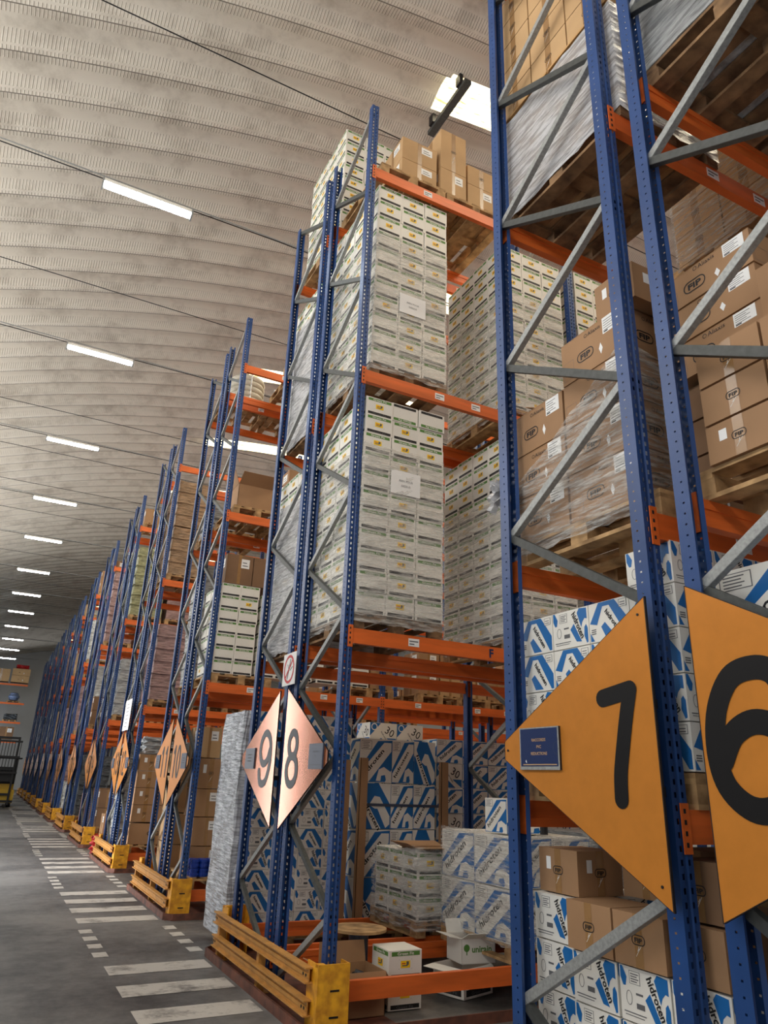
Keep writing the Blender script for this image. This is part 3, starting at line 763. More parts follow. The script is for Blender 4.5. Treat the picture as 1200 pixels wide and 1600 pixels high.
def fip(w, d, h, kind='side', mat='card', lab=True):
    mb = MB(); mb.box(0, w-.008, 0, d-.008, 0, h-.006, mat)
    for F, W in zip(faces(mb, w-.008, d-.008, h), (w-.008, d-.008)):
        if kind == 'side':
            cx, cy = W*.40, h*.42; rrect(F, cx, cy, .13, .062, .03, .006, 'black'); F.text('FIP', cx, cy-.017, .048, 'black', mid=True, bold=.035, wid=.085)
            F.text('Aliaxis', W*.46, h*.80, .036, 'black', wid=.10); F.stroke([(W*.46-.018+.011*math.cos(2*PI*i/10), h*.80+.012+.011*math.sin(2*PI*i/10)) for i in range(10)], .003, 'black', 2, True)
            if lab:
                F.rect(W-.15, W-.03, h*.60, h*.96, 'paper', 1.5)
                for i in range(5): F.rect(W-.142, W-.06-.02*(i % 2), h*(.66+.055*i), h*(.675+.055*i), 'ink', 2)
                F.rect(W-.142, W-.11, h*.62, h*.65, 'black', 2)
            F.poly([(W*.62, h*.34), (W*.65, h*.46), (W*.68, h*.32), (W*.65, h*.2)], 'paper', 1.2)
            for a, b in ((.03, .2),): F.stroke([(W*a, h*.08), (W*a, h*.5), (W*b, h*.5), (W*b, h*.08)], .002, 'ink', 1, True)
            F.rect(.0, W, h-.012, h-.0105, 'inside', 1)
        elif kind == 'tape':
            F.rect(W*.42, W*.58, 0, h-.006, 'tape', 1); rrect(F, W*.5, h*.5, .07, .036, .016, .004, 'black'); F.text('FIP', W*.5, h*.5-.010, .026, 'black', mid=True, bold=.03, wid=.045, l=2.5)
            if lab: F.rect(W*.2, W*.32, h*.5, h*.78, 'paper', 1.5)
            for i in range(3): F.stroke([(W*.44+.01*i, h*.2+.02*i), (W*.55-.01*i, h*.4-.01*i)], .002, 'white', 1.6, caps=False)
        elif kind == 'plain':
            F.rect(W*.44, W*.56, 0, h-.006, 'tape', 1)
            if lab: F.rect(W*.55, W*.86, h*.55, h*.86, 'paper', 1.5); F.rect(W*.6, W*.8, h*.62, h*.65, 'ink', 2); F.rect(W*.6, W*.76, h*.72, h*.75, 'ink', 2)
    return mb.data('carton')
_c = {}
def ck(kind, w, d, h, mat='card', lab=True, var=0):
    k = (kind, round(w, 3), round(d, 3), round(h, 3), mat, lab, var)
    if k not in _c: _c[k] = hid_big(w, d, h, var) if kind == 'hid' else fip(w, d, h, kind, mat, lab)
    return _c[k]
def film(x0, x1, y0, y1, z0, tops, label, mat='film', sides='SW', group='stretch film round pallet loads', amp=.006, cap=False):
    """stretch film hugging a load; S = the -Y side, W = the -X side; tops = (z at far end of W, corner, far end of S)"""
    mb = MB(); rnd = random.Random(int(x0*77+y0*31+z0*13)); pts = []
    if 'N' in sides: pts += [(x1, y1)]
    path = ([(x0-.004, y1, tops[0])] if 'W' in sides else [])+[(x0-.004, y0-.004, tops[1])]+([(x1, y0-.004, tops[2])] if 'S' in sides else [])
    if 'E' in sides: path += [(x1+.004, y1, tops[2])]
    if 'N' in sides: path += [(x0-.004, y1+.004, tops[0])]
    nz = 26; cols = []
    for (ax, ay, at), (bx, by, bt) in zip(path, path[1:]):
        L = math.hypot(bx-ax, by-ay); n = max(4, int(L/.07))
        for i in range(n): 
            t = i/n; cols.append((ax+(bx-ax)*t, ay+(by-ay)*t, at+(bt-at)*t, (ay-by)/L*-1, (bx-ax)/L*-1))
    cols.append((*path[-1][:2], path[-1][2], cols[-1][3], cols[-1][4]))
    vs_ = []
    for k in range(nz+1):
        for i, (x, y, t, nx, ny) in enumerate(cols):
            a = rnd.uniform(0, amp)+abs(math.sin(k*1.7+i*.6))*amp
            ox = -a if x < x0+.01 else (a if x > x1+.001 else 0); oy = -a if y < y0+.01 else (a if y > y1 else 0)
            vs_.append((x+ox, y+oy, z0+(t-z0)*k/nz+(rnd.uniform(-.012, .012) if k in (0, nz) else 0)))
    n = len(cols)
    mb.mesh(vs_, [(k*n+i, k*n+i+1, (k+1)*n+i+1, (k+1)*n+i) for k in range(nz) for i in range(n-1)], mat)
    o = mb.build('stretch_film', smooth=True); return tag(o, label, 'stretch film', group)
def load(x, y, z, w, d, h, mat, label, group='wrapped pallet loads', seams=True, lumpy=.02):
    """a whole load of goods bound tight in film: one body with a creased skin, and its cap"""
    rnd = random.Random(int(x*91+y*17+z*7)); t = empty('wrapped_load', (x, y, z), label, 'wrapped load', group)
    mb = MB(); nx, ny, nz = 7, 8, 12; 
    def pt(a, b, c):
        r = .04; X, Y, Z = a*w, b*d, c*h
        X += math.sin(c*19+b*7)*lumpy*.5+rnd.uniform(-lumpy, lumpy)*.4; Y += math.sin(c*17+a*9)*lumpy*.5+rnd.uniform(-lumpy, lumpy)*.4
        return (X, Y, Z+(rnd.uniform(-lumpy, lumpy)*.5 if c == 1 else 0))
    ring = [(i/nx, 0) for i in range(nx)]+[(1, j/ny) for j in range(ny)]+[(1-i/nx, 1) for i in range(nx)]+[(0, 1-j/ny) for j in range(ny)]
    n = len(ring); vs_ = [pt(a, b, k/nz) for k in range(nz+1) for a, b in ring]
    mb.mesh(vs_, [(k*n+i, k*n+(i+1) % n, (k+1)*n+(i+1) % n, (k+1)*n+i) for k in range(nz) for i in range(n)], mat)
    mb.poly([vs_[nz*n+i] for i in range(n)], mat); mb.poly([vs_[i] for i in range(n-1, -1, -1)], mat); mb.build('wrapped_goods', t)
    if seams:
        m2 = MB()
        for q in range(1, int(h/.3)+1):
            zz = q*h/(int(h/.3)+1); m2.box(-lumpy-.004, w+.0, -lumpy-.004, d, zz, zz+.012, mat)
        m2.build('film_band', t)
    return t
def open_carton(x, y, z, w, d, h, label, mat='card', rz=0, fill=None, flaps=((0, -1, -.5), (0, 1, 1.9), (-1, 0, .6), (1, 0, 2.3)), deco=None):
    t = empty('open_carton', (x, y, z), label, 'carton', None, rz); b = MB(); T = .005
    b.box(0, w, 0, d, 0, T, mat)
    for a in ((0, w, 0, T), (0, w, d-T, d), (0, T, 0, d), (w-T, w, 0, d)): b.box(*a, 0, h, mat)
    b.box(T, w-T, T, d-T, h*.45, h*.46, 'inside')
    if deco: deco(b, w, d, h)
    b.build('body', t)
    for fx, fy, ang in flaps:      # angle from vertical, outwards
        fb = MB(); L = (d if fx else w)*.42 if False else .42*min(w, d)
        ca, sa = math.cos(ang), math.sin(ang)
        if fy: 
            y_ = 0 if fy < 0 else d; p = [(0, y_, h), (w, y_, h), (w-.01, y_+fy*L*sa, h+L*ca), (.01, y_+fy*L*sa, h+L*ca)]; n = Vector((0, ca*fy, -sa))*T
        else:
            x_ = 0 if fx < 0 else w; p = [(x_, 0, h), (x_, d, h), (x_+fx*L*sa, d-.01, h+L*ca), (x_+fx*L*sa, .01, h+L*ca)]; n = Vector((ca*fx, 0, -sa))*T
        q = [tuple(Vector(v)+n) for v in p]
        fb.mesh(p+q, [(0, 1, 2, 3), (7, 6, 5, 4), (0, 4, 5, 1), (1, 5, 6, 2), (2, 6, 7, 3), (3, 7, 4, 0)], mat); fb.build('flap', t)
    if fill: fill(t, w, d, h)
    return t

# ------------------------------------------------------------------ goods: row eight (green-banded cartons)
H0 = .144
def P(z): return z+H0
pallet(2.60, 5.62, 2.92, .9, 1.2, 'pallet under the tall lower stack of white cartons at the end of row eight', mat='wood_dark')
gf_stack(2.60, 5.60, P(2.92), 3, 4, 11, .963, 'lower end stack, row eight')
pallet(2.66, 5.66, 5.50, .9, 1.2, 'pallet under the tall upper stack of white cartons at the end of row eight', mat='wood_dark')
gf_stack(2.66, 5.66, P(5.50)-.01, 3, 4, 11, 1.045, 'upper end stack, row eight')
pallet(4.32, 5.66, 5.50, .9, 1.2, 'pallet under the second upper stack of white cartons in row eight')
gf_stack(4.34, 5.66, P(5.50)-.01, 3, 4, 11, .99, 'upper second stack, row eight')
pallet(4.28, 5.64, 2.92, .9, 1.2, 'pallet under the second lower stack of white cartons in row eight')
gf_stack(4.28, 5.64, P(2.92), 3, 4, 11, .97, 'lower second stack, row eight')
film(2.60, 3.49, 5.60, 6.80, 2.98, (4.75, 4.70, 4.70), 'clear film round the lower end stack of white cartons in row eight')
film(2.66, 3.555, 5.66, 6.86, 5.58, (7.35, 7.32, 7.32), 'clear film round the upper end stack of white cartons in row eight')
film(4.34, 5.23, 5.66, 6.86, 5.58, (7.25, 7.2, 7.2), 'clear film round the second upper stack of white cartons in row eight')
film(4.28, 5.17, 5.64, 6.84, 3.0, (4.6, 4.5, 4.5), 'thin film round the second lower stack of white cartons in row eight')
for X, L, nz in ((5.45, 5.50, 11), (6.4, 5.50, 10), (5.45, 2.92, 10), (6.4, 2.92, 9), (8.3, 5.5, 10)):
    gf_stack(X, 5.64, P(L), 3, 2, nz, 1.0, 's', indiv=False)
    pallet(X, 5.64, L, .9, 1.1, 'pallet under white cartons deep inside row eight, %s level' % ('upper' if L > 5 else 'lower')+(' by the second upright' if X < 6 else ' beyond the second upright' if X < 7 else ' past the third upright'), detail=False)
film(5.45, 6.34, 5.64, 6.4, 2.98, (4.9, 4.9, 4.9), 'film round the white cartons behind the second upright of row eight, lower level')
for a, b, n in (((2.76, 5.62), 'signs', 0),):
    for nm_, X, Y, Z, up in (('upper', 2.96, 5.648, 6.36, 1), ('lower', 2.90, 5.59, 4.25, 0)):
        m = MB(); m.box(0, .32, -.003, 0, 0, .24, 'paper'); F = Face(m, (0, -.003, 0), (1, 0, 0), (0, 0, 1))
        F.text('RIEN POUR', .16, .13, .03, 'ink', mid=True); F.text('DESSUS', .16, .08, .03, 'ink', mid=True)
        tag(m.build('notice'), 'white printed notice taped on the front of the %s end stack in row eight' % nm_, 'notice', 'notices on carton stacks').location = (X, Y, Z)
# ends of row nine
pallet(2.66, 6.94, 8.12, .8, 1.1, 'pallet under the white cartons on the very top of row nine')
gf_stack(2.72, 6.92, P(8.12), 3, 4, 9, 1.0, 'top stack, row nine', indiv=True)
for L, hh, n_ in ((5.50, 1.9, 'upper'), (2.92, 2.0, 'lower')):
    pallet(2.64, 6.92, L, .8, 1.1, 'pallet at the end of row nine, %s level' % n_, mat='wood_dark')
    gf_stack(2.64, 6.88, P(L), 3, 4, 10, 1.0, 's', indiv=False)
    film(2.64, 3.54, 6.88, 8.08, L+.03, (L+1.85, L+1.78, L+1.7), 'clouded film round the cartons at the end of row nine, %s level' % n_, mat='filmw', amp=.014)
# top of row eight: brown cartons
pallet(2.66, 5.62, 8.12, .85, 1.1, 'pale empty-fronted pallet with two brown cartons on the top of row eight')
pallet(3.54, 5.64, 8.12, .85, 1.1, 'pallet under the tall brown carton on the top of row eight')
for i, (X, Y, Z, w, h, k_, l_) in enumerate(((2.96, 5.70, 8.27, .48, .30, 'plain', 'lower of two labelled brown cartons behind the empty pallet front'), (2.96, 5.70, 8.57, .48, .33, 'plain', 'upper of two labelled brown cartons behind the empty pallet front'),
        (3.48, 5.68, 8.27, .37, .40, 'plain', 'brown carton carrying the tall brown carton on top of row eight'), (3.48, 5.68, 8.67, .37, .62, 'tape', 'tall brown carton, highest on the top of row eight'),
        (3.88, 5.70, 8.27, .42, .36, 'plain', 'lower brown carton beside the tall carton on top of row eight'), (3.88, 5.70, 8.63, .42, .30, 'tape', 'upper brown carton beside the tall carton on top of row eight'))):
    put('carton', ck(k_, w, .5, h, 'card_l', k_ == 'plain'), X, Y, Z, l_, 'carton', 'brown cartons on the top of row eight')

# ground level of row eight and nine
for nm_, X, Z in (('upper', 3.17, .215), ('lower', 3.17, .008)):
    put('carton', GFA, X, 5.86, Z, 'green-banded white carton standing alone behind the floor beam, %s of two' % nm_, 'carton', 'green-banded white cartons', (1.03, 1, 1.02))
def fittings(t, w, d, h):
    rnd = random.Random(3)
    for i in range(14):
        mb = MB(); a = rnd.uniform(0, PI); c = Vector((rnd.uniform(.08, w-.08), rnd.uniform(.06, d-.06), h*.5+rnd.uniform(0, .09))); v = Vector((math.cos(a), math.sin(a), rnd.uniform(-.4, .4)))*.035
        mb.tube(c-v, c+v, .018, 'greyp', 8); o = mb.build('grey_fitting'); o.matrix_world = t.matrix_world.copy(); o.location = t.location; o.rotation_euler = t.rotation_euler
        tag(o, 'dark grey pipe fitting heaped in the open carton behind the yellow guard', 'fitting', 'grey fittings in the open carton')
open_carton(2.68, 5.78, .005, .42, .36, .30, 'open brown carton of grey fittings on the floor behind the yellow post protector', fill=fittings, flaps=((0, -1, 2.6), (0, 1, .15), (-1, 0, 1.2), (1, 0, 2.5)))
def uni(b, w, d, h):
    F = Face(b, (0, 0, 0), (1, 0, 0), (0, 0, 1)); F.text('unirain', .10, h*.45, .07, 'green', bold=.03, wid=.20)
    F.poly([(.05+.03*math.cos(a), h*.62+.03*math.sin(a)) for a in [2*PI*i/12 for i in range(12)]], 'green', 1.5); F.rect(.045, .055, h*.35, h*.55, 'green', 1.5)
def bandd(b, w, d, h):
    for F, W in zip(faces(b, w, d, h), (w, d)): F.rect(.03, W-.03, .02, .07, 'black'); F.text('Green Fit', W/2, .028, .036, 'ink', mid=True, wid=.2)
open_carton(3.93, 5.93, .005, .40, .34, .22, 'white open carton with a black band lying under the tree-logo carton', 'white', rz=.32, flaps=((0, -1, 2.4), (-1, 0, 1.6)), deco=bandd)
open_carton(4.02, 6.10, .225, .34, .28, .20, 'white open carton with a green tree logo and brown flaps, on top of another', 'white', rz=-.08, flaps=((0, -1, 1.1), (1, 0, 1.75), (-1, 0, 1.4), (0, 1, .5)), deco=uni)
mb = MB(); mb.tube((0, 0, 0), (0, 0, .02), .24, 'wood', 28); mb.tube((0, 0, .49), (0, 0, .51), .24, 'wood', 28); s_ = empty('cable_spool', (3.13, 6.35, .0), 'wooden spool with a blue-grey core standing behind the open carton of fittings', 'spool')
mb.build('flange', s_); mb = MB(); mb.tube((0, 0, .02), (0, 0, .49), .085, 'acry', 20); mb.build('core', s_)
# wrapped pallets on the floor beams, seen from their ends
pallet(4.22, 5.62, .30, .9, 1.15, 'pallet under the film-wrapped large blue and white cartons in row eight')
for j in range(2):
    for l in range(2):
        for i in range(2):
            if i and not (j == 0 or l == 1): continue
            put('carton', ck('hid', .45, .565, .415, var=1), 4.22+i*.45, 5.62+j*.57, .444+l*.42, 'large blue and white carton under film on a floor pallet, %s layer, %s, %s' % (ordn[l], 'front' if j == 0 else 'back', 'aisle side' if i == 0 else 'inner side'), 'carton', 'large blue and white cartons on the floor pallet')
film(4.22, 5.12, 5.62, 6.76, .42, (1.30, 1.30, 1.28), 'film round the large blue and white cartons on the floor pallet in row eight', amp=.01)
pallet(3.98, 6.82, .30, .85, 1.0, 'pallet sagging with film under small white cartons in row nine')
for j in range(3):
    for l in range(3):
        for i in range(2):
            if i and j and l < 2: continue
            put('carton', GFA, 3.98+i*.3, 6.82+j*.3, .444+l*.2, 'green-banded white carton under loose film near the floor, %s layer, row %s back, column %s' % (ordn[l], ['one', 'two', 'three'][j], ['one', 'two'][i]), 'carton', 'green-banded white cartons')
film(3.98, 4.60, 6.82, 7.74, .36, (1.05, 1.10, 1.08), 'loose baggy film round small white cartons near the floor of row nine', amp=.03)
open_carton(4.02, 6.86, 1.055, .5, .36, .02, 'flattened brown carton lid lying on the loosely wrapped white cartons', 'card', flaps=((0, -1, 1.45), (0, 1, 1.3), (-1, 0, 1.2)))
o = put('carton', ck('hid', .46, .34, .30, var=1), 4.30, 5.78, 1.29, 'single blue and white carton on top of the wrapped large cartons', 'carton')
mb = MB(); mb.tube((0, 0, 0), (0, 0, .10), .05, 'dark', 14); mb.tube((0, 0, .10), (.09, 0, .14), .05, 'dark', 14)
tag(mb.build('pipe_elbow', smooth=False), 'black plastic pipe elbow standing on the wrapped large cartons of row eight', 'fitting').location = (4.72, 5.80, 1.285)
# tall blocks of blue and white cartons standing in aisle nine
def hblock(x, y, z, nx, ny, nz, me, w, d, h, what, grp, jit=.005):
    rnd = random.Random(int(x*9+y*5))
    for l in range(nz):
        for i in range(nx):
            for j in range(ny):
                if i and j and l < nz-1: continue
                m = me[rnd.randrange(len(me))]
                put('carton', m, x+i*w+rnd.uniform(-jit, jit), y+j*d+rnd.uniform(-jit, jit), z+l*h, '%s, %s layer up, column %s, row %s' % (what, ordn[l], ['one', 'two', 'three', 'four', 'five'][i], ['one', 'two', 'three', 'four'][j]), 'carton', grp)
pallet(2.62, 8.18, 0, 1.2, .8, 'pallet on the aisle floor under the block of small blue and white cartons')
hblock(2.66, 8.2, .15, 4, 2, 11, [HS1, HS1, HS0], .296, .285, .2045, 'small blue and white carton in the aisle block', 'small cartons of the aisle block')
film(2.65, 3.86, 8.2, 8.80, .10, (2.42, 2.42, 2.42), 'silvery clouded film over the narrow end of the aisle block of small cartons', mat='filmw', sides='W')
load(2.50, 8.22, .12, .135, .8, 2.27, 'w_silver', 'tightly bound bundle in silvery film at the end of the aisle block', seams=False, lumpy=.014)
pallet(3.98, 8.16, 0, 1.1, .8, 'pallet on the aisle floor under the tall large blue and white cartons')
for l in range(4):
    for i, (dx, w, v) in enumerate(((0, .44, 0), (.44, .31, 1), (.75, .31, 1))):
        v2 = v if l % 2 == 0 else (1, 1, 0)[i]
        put('carton', ck('hid', w, .5, .505, var=v2), 3.96+dx, 8.2, .16+l*.507, 'large blue and white carton of the four-high aisle tower, %s layer, column %s' % (ordn[l], ['one', 'two', 'three'][i]), 'carton', 'large cartons of the aisle tower')
for i, (X, Y, z1) in enumerate(((3.70, 8.10, 1.92), (3.92, 8.08, 1.95), (5.06, 8.12, 1.95))):
    m = MB(); m.box(0, .10, 0, .006, .1, z1, 'card'); m.box(0, .006, 0, .06, .1, z1, 'card')
    tag(m.build('edge_board'), 'tall brown cardboard edge board, %s of three against the aisle cartons' % ordn[i], 'edge board', 'cardboard edge boards').location = (X, Y, 0)
m = MB(); m.box(0, 1.14, -.004, 0, 0, .03, 'acry'); tag(m.build('strapping_band'), 'pale blue band round the large cartons of the aisle tower', 'strap').location = (3.94, 8.185, 1.42)
pallet(5.18, 8.38, 0, 1.2, .8, 'pallet on the aisle floor behind the dark post of row nine')
hb = [ck('hid', .40, .4, .30, var=2), ck('hid', .40, .4, .30, var=1)]
hblock(5.16, 8.4, .15, 3, 1, 7, hb, .402, .4, .3, 'blue and white carton, rear aisle block', 'medium cartons of the rear aisle block')
pallet(6.5, 8.38, 0, 1.2, .8, 'pallet on the aisle floor under the farthest aisle block', detail=False)
hblock(6.5, 8.4, .15, 3, 1, 7, hb, .402, .4, .3, 'blue and white carton, farthest aisle block', 'medium cartons of the farthest aisle block')
pallet(4.3, 8.74, 0, .9, .8, 'pallet on the aisle floor hidden behind the aisle tower', detail=False)
for i in range(2):
    for l in range(5): put('carton', ck('hid', .40, .4, .33, var=1), 4.36+i*.402, 8.76, .15+l*.334, 'blue and white carton behind the aisle tower, %s layer, %s column' % (ordn[l], ordn[i]), 'carton', 'cartons peeping over the aisle tower')
    put('carton', ck('hid', .40, .4, .30, var=2), 4.36+i*.402, 8.76, 2.125, 'blue and white carton peeping over the aisle tower, %s from the main aisle' % ordn[i], 'carton', 'cartons peeping over the aisle tower')
    put('carton', ck('hid', .40, .4, .30, var=1), 4.36+i*.402, 8.76, 1.82, 'blue and white carton hidden behind the aisle tower, %s from the main aisle' % ordn[i], 'carton', 'cartons peeping over the aisle tower')
# blue-and-white wrapped pallet end seen beyond the post of row seven
load(5.35, 5.75, .44, .8, .9, .85, 'w_grey', 'silvery wrapped load near the floor beyond the second upright of row eight')

# ------------------------------------------------------------------ goods: rows seven and six (beside the camera)
# ground: small blue and white cartons with brown logo cartons on top
pallet(2.64, 2.20, .0, .8, 1.2, 'pallet on the floor under the mixed cartons of row seven', mat='wood_dark')
cols7 = [(3.07, .02), (2.775, .0), (2.48, .0), (2.19, .0)]
for c, (Y, dx) in enumerate(cols7):
    nl = 5 if c == 0 else 4
    for l in range(nl):
        for i in range(2):
            if i and l < nl-1: continue
            put('carton', HS0, 2.64+dx+i*.295, Y, .15+l*.208, 'small blue and white carton low in row seven, %s layer, column %s, %s' % (ordn[l], ['one', 'two', 'three', 'four'][c], 'outer' if i == 0 else 'inner'), 'carton', 'small cartons low in row seven')
b1 = ck('tape', .30, .30, .21, 'card', True); b2 = ck('tape', .30, .30, .21, 'card', False)
put('carton', b1, 2.70, 3.06, 1.19, 'brown logo carton with a white label, topmost at the far side low in row seven', 'carton', 'brown logo cartons low in row seven')
put('carton', b2, 2.62, 2.77, .985, 'brown taped carton resting on small blue and white ones, crossed by the grey brace', 'carton', 'brown logo cartons low in row seven')
put('carton', ck('tape', .30, .295, .21, 'card', False, 1), 2.62, 2.47, .985, 'brown taped carton beside the blue upright low in row seven', 'carton', 'brown logo cartons low in row seven')
put('carton', ck('tape', .30, .27, .21, 'card', False, 1), 2.64, 2.19, .985, 'brown carton behind the perforated upright, third layer low in row seven', 'carton', 'brown logo cartons low in row seven')
put('carton', b1, 2.95, 2.72, 1.20, 'brown logo carton set back under the sign with number seven', 'carton', 'brown logo cartons low in row seven')
put('carton', ck('tape', .30, .30, .25, 'card_d', False), 2.95, 2.40, 1.20, 'dark brown carton set back, nearest the perforated upright', 'carton', 'brown logo cartons low in row seven')
put('carton', ck('tape', .32, .27, .23, 'card_d', False), 2.68, 2.19, 1.20, 'dark brown carton topmost behind the perforated upright low in row seven', 'carton', 'brown logo cartons low in row seven')
for i in range(3):
    put('carton', ck('plain', .42, .5, .3, 'card_l', True), 3.5+i*.45, 2.3, .15, 'pale brown carton further in on the ground of row seven, lower, %s' % ordn[i], 'carton', 'pale cartons on the ground of row seven')
    put('carton', ck('plain', .42, .5, .3, 'card', False), 3.5+i*.45, 2.3, .455, 'brown carton further in on the ground of row seven, upper, %s' % ordn[i], 'carton', 'pale cartons on the ground of row seven')
# level 1.62
pallet(2.64, 2.24, 1.62, .8, 1.15, 'pallet under small blue and white cartons behind the sign with number seven')
for c, Y in enumerate((3.10, 2.815, 2.53, 2.245)):
    for l in range(5 if c == 3 else 4):
        for i in range(3):
            if i and l < 3 and c < 3: continue
            put('carton', HS1 if (c+l) % 3 != 1 else HS0, 2.65+i*.296, Y, 1.77+l*.206, 'small blue and white carton behind the sign with number seven, %s layer, column %s, %s' % (ordn[l], ['one', 'two', 'three', 'four'][c], ['outer', 'middle', 'inner'][i]), 'carton', 'small cartons behind the sign with number seven')
# level 2.92
pallet(2.64, 2.26, 2.92, .82, 1.15, 'pale pallet under the half-wrapped brown logo cartons of row seven')
g7 = 'brown logo cartons half wrapped in row seven'
for j, Y in enumerate((2.90, 2.385)):
    for l in range(3 if j == 0 else 4):
        for i in range(2):
            if i and j == 0 and l < 2: continue
            put('carton', ck('side', .40, .505, .287, var=0), 2.64+i*.41, Y, 3.066+l*.289, 'brown logo carton over the sign, %s layer, %s, %s' % (ordn[l], 'far half' if j == 0 else 'near half', 'outer' if i == 0 else 'inner'), 'carton', g7)
put('carton', ck('tape', .40, .30, .24, 'card', True), 2.66, 2.30, 4.225, 'small brown logo carton topmost beside the perforated upright of row seven', 'carton', g7)
open_carton(2.86, 2.98, 3.94, .34, .42, .17, 'brown logo carton with lifted flap behind the wrapped cartons of row seven', flaps=((0, 1, 1.1), (0, -1, .2), (1, 0, 1.9)))
film(2.64, 3.05, 2.385, 3.41, 2.98, (3.40, 3.98, 3.9), 'film pulled slantwise over the lower brown logo cartons of row seven', amp=.008)
mb = MB()
for i in range(16):
    a = i*.8; mb.tube((0, .02*math.sin(a*3), .03*math.cos(a)), (-.06-.04*math.sin(a), .07*math.cos(a)+.02, -.07+.09*math.sin(a*1.7)), .008, 'filmw', 5, r2=.035, caps=False)
tag(mb.build('film_scrap'), 'crumpled knot of clear film hanging beside the far upright of row seven', 'film scrap').location = (2.60, 3.40, 3.46)
# second pallets further in, level 2.92
pallet(3.62, 2.30, 2.92, .82, 1.1, 'pallet further inside row seven under brown logo cartons')
for l in range(5):
    put('carton', ck('side', .55, .8, .26), 3.55, 2.32, 3.066+l*.262, 'long brown logo carton further inside row seven, %s layer up' % ordn[l], 'carton', 'long brown logo cartons inside row seven')
# level 5.50: film-white load on pallet, board, brown cartons
pallet(2.64, 2.24, 5.50, .85, 1.18, 'big pallet seen from beneath at the upper level of row seven', mat='wood_dark')
for j in range(2):
    for i in range(2): put('carton', ck('plain', .41, .575, .86, 'card_l', False), 2.65+i*.42, 2.25+j*.585, 5.65, 'large pale carton clouded by film on the upper pallet of row seven, %s, %s' % ('outer' if i == 0 else 'inner', 'near' if j == 0 else 'far'), 'carton', 'large filmed cartons on the upper pallet of row seven')
film(2.64, 3.50, 2.24, 3.42, 5.56, (6.5, 6.5, 6.5), 'heavy clouded film round the load on the upper pallet of row seven', mat='filmw', amp=.003)
mb = MB(); mb.box(0, .86, 0, .56, 0, .018, 'ply'); tag(mb.build('board'), 'plywood board under brown cartons, far half of the filmed load in row seven', 'board', 'plywood boards').location = (2.63, 2.85, 6.525)
mb = MB(); mb.box(0, .86, 0, .58, 0, .018, 'ply'); tag(mb.build('board'), 'plywood board under brown cartons, near half of the filmed load in row seven', 'board', 'plywood boards').location = (2.63, 2.25, 6.525)
for j in range(3):
    for l in range(5):
        put('carton', ck('tape', .40, .385, .27, 'card_l', False), 2.65, 2.26+j*.39, 6.545+l*.272, 'brown taped carton high in row seven, %s layer over the board, column %s' % (ordn[l], ['one', 'two', 'three'][j]), 'carton', 'taped cartons high in row seven')
o = put('carton', ck('plain', .62, .14, .30, 'card_l', False), 2.75, 3.32, 7.05, 'narrow brown carton jutting out high beside the far upright of row seven', 'carton'); o.rotation_euler = (0, 0, .12)
pallet(4.2, 2.30, 5.50, .85, .95, 'pallet deep in row seven under wrapped brown cartons')
for j in range(2):
    for l in range(6):
        put('carton', ck('tape', .42, .43, .27, 'card_l', False), 4.2, 2.30+j*.435, 5.65+l*.272, 'brown taped carton deep inside row seven, %s layer, %s column' % (ordn[l], 'near' if j == 0 else 'far'), 'carton', 'taped cartons deep inside row seven')
film(4.2, 4.63, 2.30, 3.17, 5.6, (6.9, 6.5, 6.5), 'shiny film over the brown cartons deep inside row seven', mat='film')
# row six, level 2.92
pallet(2.66, 1.0, 2.92, .82, 1.1, 'pallet under stacked brown logo cartons in row six')
g6 = 'brown logo cartons in row six'
for l in range(3):
    put('carton', ck('tape', .36, .335, .19, 'card', l == 0), 2.64, 1.64, 3.066+l*.196, 'brown taped carton of row six facing the main aisle, %s layer up' % ordn[l], 'carton', g6)
    put('carton', ck('tape', .36, .335, .19, 'card', False), 2.64, 1.30, 3.066+l*.196, 'brown taped carton of row six at the frame edge, %s layer up' % ordn[l], 'carton', g6)
    put('carton', ck('plain', .36, .32, .19, 'card_d', False), 2.86, 1.985-.2+.1, 3.064+l*.196, 'darker brown carton set back beside the blue upright of row six, %s layer up' % ordn[l], 'carton', g6)
for l in range(3):
    put('carton', ck('side', .60, .56, .205), 2.80, 1.70, 3.665+l*.21, 'long flat brown logo carton in row six, %s of three over the taped ones' % ordn[l], 'carton', g6)
    put('carton', ck('side', .60, .56, .205, 'card', False), 3.42, 1.70, 3.665+l*.21, 'long flat brown logo carton in row six, inner stack, %s of three' % ordn[l], 'carton', g6)
put('carton', ck('tape', .30, .36, .30, 'card', False), 2.72, 1.30, 3.665, 'brown logo carton at the frame edge over the taped ones of row six', 'carton', g6)
# row six, level 5.50
for i, X in enumerate((2.66, 3.62)):
    pallet(X, .95, 5.50, .88, 1.14, 'big pallet seen from beneath at the upper level of row six, %s from the end' % ordn[i], mat='wood_dark')
    load(X, .96, 5.65, .88, 1.12, 1.2, 'w_grey', 'film-bound load on the upper pallet of row six, %s from the end' % ordn[i], seams=False, lumpy=.012)
